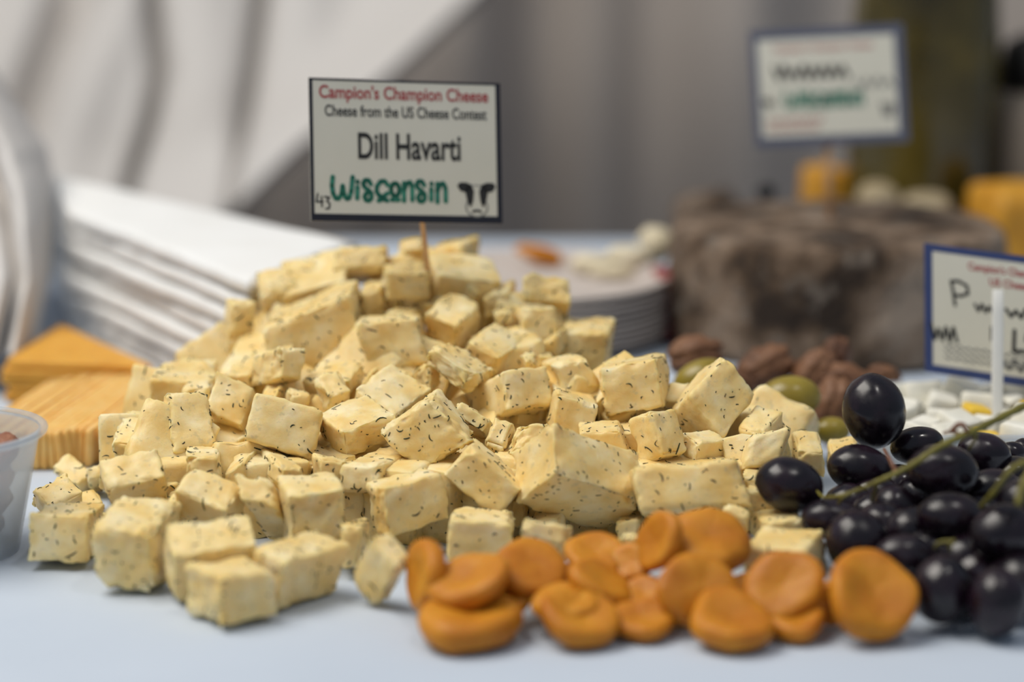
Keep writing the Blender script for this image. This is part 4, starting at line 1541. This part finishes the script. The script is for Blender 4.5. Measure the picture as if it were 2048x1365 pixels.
LABS = ['lowest', 'second lowest', 'middle', 'second highest', 'topmost']
for i in range(5):
    z0, th = 0.0004 + 0.0034 * i, 0.0031
    tri = [np.array(p) for p in ((-0.192, 1.012 - 0.80), (-0.2035, 0.936 - 0.80), (-0.140, 0.924 - 0.80))]
    cen = sum(tri) / 3
    a = 0.05 * math.sin(i * 2.1 + 0.5)
    rot = np.array([[math.cos(a), -math.sin(a)], [math.sin(a), math.cos(a)]])
    tri = [cen + rot @ (p - cen) * (1 - 0.01 * i) + np.array([0.0012 * math.sin(i * 1.7), 0.001 * math.cos(i)]) for p in tri]
    out = []
    for k in range(3):                                    # rounded corners
        p, q, n_ = tri[k], tri[k - 1], tri[(k + 1) % 3]
        e0, e1 = (q - p) / np.linalg.norm(q - p), (n_ - p) / np.linalg.norm(n_ - p)
        for t in (0.0, 0.33, 0.67, 1.0):
            out.append(p + 0.004 * ((1 - t) ** 2 * e0 + t ** 2 * e1))
    V = []
    for (z, sc) in ((0, .985), (.0006, 1), (th - .0006, 1), (th, .985)):
        V += [tuple(cen + (p - cen) * sc) + (z0 + z,) for p in out]
    m = len(out)
    Fc = [(l * m + k, l * m + (k + 1) % m, (l + 1) * m + (k + 1) % m, (l + 1) * m + k) for l in range(3) for k in range(m)]
    Fc += [tuple(range(m))[::-1], tuple(3 * m + k for k in range(m))]
    tag(mesh_obj('cheddar_slice', V, Fc, M_CHED, smooth=False), LABS[i] + ' triangular orange cheese slice of the stack before the napkins', 'cheese',
        'orange slices stacked flat')

# ---------------------------------------------------------------- white paper napkins
def build_napkin(i, n, label):
    """a folded napkin: soft slab with a rounded fold along its front"""
    A, B = np.array([-0.197, 1.056 - 0.80]), np.array([-0.099, 0.886 - 0.80])
    C, D = np.array([-0.064, 0.972 - 0.80]), np.array([-0.226, 1.172 - 0.80])
    th = 0.0071
    z0 = i * (th + 0.0003) + 0.0004
    nx = 48
    r = random.Random(70 + i)
    o1, o2 = r.uniform(-.0022, .0022), r.uniform(-.002, .002)
    m = 28
    V, Fc = [], []
    for j in range(nx + 1):
        t = j / nx
        F0, B0 = A + (B - A) * t, D + (C - D) * t
        for k in range(m):
            a = 2 * math.pi * k / m
            cs, sn = math.cos(a), math.sin(a)
            y = 0.5 - math.copysign(abs(cs) ** 0.22, cs) * 0.5            # 0 front, 1 back
            z = th / 2 + math.copysign(abs(sn) ** 0.45, sn) * th / 2
            p = F0 + (B0 - F0) * y + np.array([o1, o2])
            w = (1 - y) * (0.0022 * nz((t * 4, i * 1.3, 0.5)) + 0.0008 * nz((t * 15, i * 2.1, y * 4)))
            dz = 0.0007 * nz((t * 6, y * 3, i * 1.0)) if z > th * 0.6 else 0
            V.append((p[0] + w * 0.85, p[1] + w * 0.5, z0 + z + dz))
    for j in range(nx):
        for k in range(m):
            k2 = (k + 1) % m
            Fc.append((j * m + k, j * m + k2, (j + 1) * m + k2, (j + 1) * m + k))
    Fc.append(tuple(range(m))[::-1])
    Fc.append(tuple(nx * m + k for k in range(m)))
    o = mesh_obj('paper_napkin', V, Fc, M_PAPER)
    tag(o, label, 'napkin', 'white napkins in a stack')


for i in range(8):
    build_napkin(i, 8, ['bottom', 'second from bottom', 'third from bottom', 'fourth from bottom', 'fourth from top', 'third from top',
                        'second from top', 'topmost'][i] + ' folded white paper napkin of the stack')

# ---------------------------------------------------------------- stacked plates with leftovers
PC = np.array([0.0065, 1.062 - 0.80])
PR = 0.0640
NP = 10
for i in range(NP):
    z = 0.0003 + i * 0.0026
    prof = [(0.0004, z), (PR * 0.70, z), (PR * 0.82, z + 0.0012), (PR * 0.985, z + 0.0044), (PR, z + 0.0050), (PR * 0.992, z + 0.0058),
            (PR * 0.96, z + 0.0052), (PR * 0.80, z + 0.0021), (PR * 0.69, z + 0.0010), (0.0004, z + 0.0010)]
    V, Fc = lathe(prof, 64, (PC[0] + 0.0006 * math.sin(i * 2.2), PC[1] + 0.0006 * math.cos(i * 1.3), 0))
    nm = ['lowest', 'second', 'third', 'fourth', 'fifth', 'sixth', 'seventh', 'eighth', 'ninth', 'top'][i]
    tag(mesh_obj('paper_plate', V, Fc, M_PLATE), nm + ' plate counted from below in the round stack by the wheel', 'plate', 'round plates in a stack')
ZP = 0.0003 + 9 * 0.0026 + 0.0013


def on_plate(x, y, z=ZP):
    """point on the plane z seen at a pixel"""
    d = (H - z) / (math.sin(PITCH) + (y - 682.5) / F * math.cos(PITCH))
    return px(x, y, d), d


def plate_bit(name, x, y, a, b, mat, label, cat, seed, ang=0, group='leftovers on the top plate'):
    p, d = on_plate(x, y + b)
    o = lumpy(name, x, y, a, b, ang, d, mat, label, cat, group, seed, 0.22, 1.7)
    lo = min(v.co.z for v in o.data.vertices) + o.location.z
    o.location.z += ZP + 0.0004 - lo


plate_bit('orange_segment', 1080, 516, 46, 18, M_APRICOT, 'bright orange fruit piece on the top plate', 'fruit', 61, -14)
plate_bit('cheese_piece', 1182, 530, 40, 20, M_CREAM, 'pale cheese piece beside the orange fruit on the plate', 'cheese', 62)
plate_bit('cheese_piece', 1252, 520, 46, 24, M_CREAM, 'large pale cheese piece in the middle right of the plate', 'cheese', 63)
plate_bit('cheese_piece', 1312, 492, 34, 36, M_CREAM, 'upright pale cheese piece against the wheel', 'cheese', 64, 20)
plate_bit('cheese_piece', 1225, 546, 44, 14, M_CREAM, 'flat cream cheese crumb at the near rim of the plate', 'cheese', 65)


def blocky(name, center, hx, hy, hz, mat, label, cat, seed, rr=0.003, n=8, amp=0.0012, group=None):
    V, f = box_verts(center, np.array(hx, float), np.array(hy, float), np.array(hz, float), rr, n)
    V = np.array([v + (np.array(v) - center) / np.linalg.norm(np.array(v) - center) * amp * nz(v, 70, seed) for v in V])
    V[:, 2] += max(0, 0.0003 - V[:, 2].min())
    return tag(mesh_obj(name, V, f, mat), label, cat, group)


blocky('waxed_cheese', (px(1332, 600, 1.08)[0], 0.262, 0.0152), (0.0042, 0.0012, 0), (-0.002, 0.013, 0), (0, 0, 0.0150), M_RED,
       'red waxed cheese piece between the plates and the wheel', 'cheese', 3)

# ---------------------------------------------------------------- tub of curds
TX0, TX1, TY0, TY1, TH = 0.130, 0.262, 0.004, 0.085, 0.0185
tub = empty('plastic_tub', ((TX0 + TX1) / 2, (TY0 + TY1) / 2, 0))
tag(tub, 'clear plastic tub of white and yellow curds behind the grapes', 'tub')


def wall_box(name, x0, x1, y0, y1, z0, z1, mat, parent, rr=0.0005):
    V, f = box_verts(((x0 + x1) / 2, (y0 + y1) / 2, (z0 + z1) / 2), np.array([(x1 - x0) / 2, 0, 0]), np.array([0, (y1 - y0) / 2, 0]),
                     np.array([0, 0, (z1 - z0) / 2]), min(rr, (z1 - z0) * .4, (y1 - y0) * .4, (x1 - x0) * .4), 4)
    return mesh_obj(name, V, f, mat, parent=parent)


w = 0.0008
wall_box('tub_base', TX0, TX1, TY0, TY1, 0.0003, 0.0013, M_TUB, tub)
wall_box('tub_wall', TX0, TX1, TY0, TY0 + w, 0.0013, TH, M_TUB, tub)
wall_box('tub_wall', TX0, TX1, TY1 - w, TY1, 0.0013, TH, M_TUB, tub)
wall_box('tub_wall', TX0, TX0 + w, TY0 + w, TY1 - w, 0.0013, TH, M_TUB, tub)
wall_box('tub_wall', TX1 - w, TX1, TY0 + w, TY1 - w, 0.0013, TH, M_TUB, tub)
for (a, b, c, d) in ((TX0 - .002, TX1 + .002, TY0 - .002, TY0 + .001), (TX0 - .002, TX1 + .002, TY1 - .001, TY1 + .002),
                     (TX0 - .002, TX0 + .001, TY0 + .001, TY1 - .001), (TX1 - .001, TX1 + .002, TY0 + .001, TY1 - .001)):
    wall_box('tub_rim', a, b, c, d, TH, TH + .0016, M_TUB, tub)
r = random.Random(21)
ci = 0
for layer in range(2):
    for ix in range(9):
        for iy in range(5):
            x = TX0 + 0.010 + (TX1 - TX0 - 0.018) * (ix + 0.5 * (iy % 2)) / 9 + r.uniform(-.002, .002)
            y = TY0 + 0.009 + (TY1 - TY0 - 0.018) * iy / 4 + r.uniform(-.002, .002)
            hgt = 0.0078 + layer * 0.0085 + (0.004 * layer * max(0, (x - TX0) / (TX1 - TX0) - .35) * 2)
            yel = r.random() < 0.17
            if layer == 0 and 0 < iy < 4 and 0 < ix < 8:
                continue
            s = r.uniform(.0050, .0075)
            a = r.random() * 3.1
            M3 = Matrix.Rotation(a, 3, 'Z') @ Matrix.Rotation(r.uniform(-.5, .5), 3, 'X')
            hx, hy, hz_ = [np.array(M3 @ Vector(v)) for v in ((s, 0, 0), (0, s * r.uniform(.7, 1), 0), (0, 0, s * r.uniform(.6, .9)))]
            blocky('cheese_curd', (x, y, hgt), hx, hy, hz_, M_CURDY if yel else M_CURDW,
                   ('yellow' if yel else 'white') + ' cheese curd heaped in the clear plastic tub', 'cheese', ci * 1.3, 0.0016, 6, 0.0009,
                   'yellow curds in the tub' if yel else 'white curds in the tub')
            ci += 1

# ---------------------------------------------------------------- far things behind the wheel
# bottle of olive-coloured oil
bx, by = (1835 - 1024) / F * 1.285, 1.265 - 0.80
bt = empty('glass_bottle', (bx, by, 0))
tag(bt, 'large olive green glass bottle blurred behind the wheel', 'bottle')
prof = [(0.0005, 0.0005), (0.034, 0.0005), (0.038, 0.004), (0.039, 0.03), (0.0385, 0.12), (0.036, 0.16), (0.028, 0.19), (0.017, 0.215), (0.0135, 0.24),
        (0.0135, 0.28)]
V, Fc = lathe(prof, 48, (bx, by, 0))
V = [np.array(v) + np.array([0.0006 * nz(v, 60, 2)] * 2 + [0]) for v in V]
mesh_obj('bottle_body', V, Fc, M_GLASS, parent=bt)
V, Fc = lathe([(0.0005, 0.302), (0.0145, 0.302), (0.015, 0.300), (0.015, 0.279), (0.0136, 0.279)], 32, (bx, by, 0))
mesh_obj('cap', V, Fc, M_BLACK, parent=bt)

# tan canister with black knob at the right edge
jx, jy = (2072 - 1024) / F * 1.30, 1.280 - 0.80
jr = empty('tan_jar', (jx, jy, 0))
tag(jr, 'tan jar with a black lid at the upper right edge', 'jar')
V, Fc = lathe([(0.0005, 0.0005), (0.030, 0.0005), (0.033, 0.004), (0.034, 0.05), (0.032, 0.080), (0.024, 0.088), (0.0005, 0.0885)], 40, (jx, jy, 0))
mesh_obj('jar_body', V, Fc, M_TAN, parent=jr)
V, Fc = lathe([(0.020, 0.086), (0.0235, 0.0885), (0.0245, 0.100), (0.022, 0.112), (0.014, 0.117), (0.0005, 0.118)], 40, (jx, jy, 0))
mesh_obj('lid', V, Fc, M_BLACK, parent=jr)['label'] = 'rounded black lid'

# golden wedge at the right edge, small wedge behind the wheel, bread and dark bits
blocky('cheese_wedge', ((2058 - 1024) / F * 1.21, 1.195 - 0.80, 0.0262), (0.026, 0.006, 0), (-0.006, 0.022, 0), (0, 0, 0.024), M_YELLOW,
       'golden yellow cheese block at the right edge beyond the wheel', 'cheese', 4, 0.008, 10, 0.004)
blocky('cheese_wedge', ((1648 - 1024) / F * 1.28, 1.27 - 0.80, 0.0240), (0.0085, 0.003, 0), (-0.004, 0.012, 0), (0, 0, 0.0238), M_YELLOW,
       'small golden wedge behind the wheel under the far sign', 'cheese', 6, 0.003, 8, 0.002)
blocky('bread_piece', ((1755 - 1024) / F * 1.22, 1.205 - 0.80, 0.0235), (0.0090, 0.002, 0), (-0.002, 0.014, 0), (0, 0, 0.0232), M_BREAD,
       'pale rounded piece behind the wheel below the bottle', 'bread', 7, 0.006, 8, 0.003)
blocky('bread_piece', ((1850 - 1024) / F * 1.22, 1.205 - 0.80, 0.0205), (0.0125, -0.003, 0), (0.002, 0.014, 0), (0, 0, 0.0202), M_BREAD,
       'flat pale piece behind the wheel right of the bottle foot', 'bread', 8, 0.006, 8, 0.003)
blocky('rinded_cheese', ((1420 - 1024) / F * 1.25, 1.245 - 0.80, 0.0185), (0.016, 0.003, 0), (-0.003, 0.018, 0), (0, 0, 0.0182), M_RIND,
       'second grey rinded cheese peeking out behind the wheel', 'cheese', 9, 0.008, 10, 0.004)
lumpy('dark_olive', 1532, 384, 19, 18, 0, 1.16, M_BLACK, 'black olive resting behind the rim of the wheel', 'olive', None, 88, 0.08)
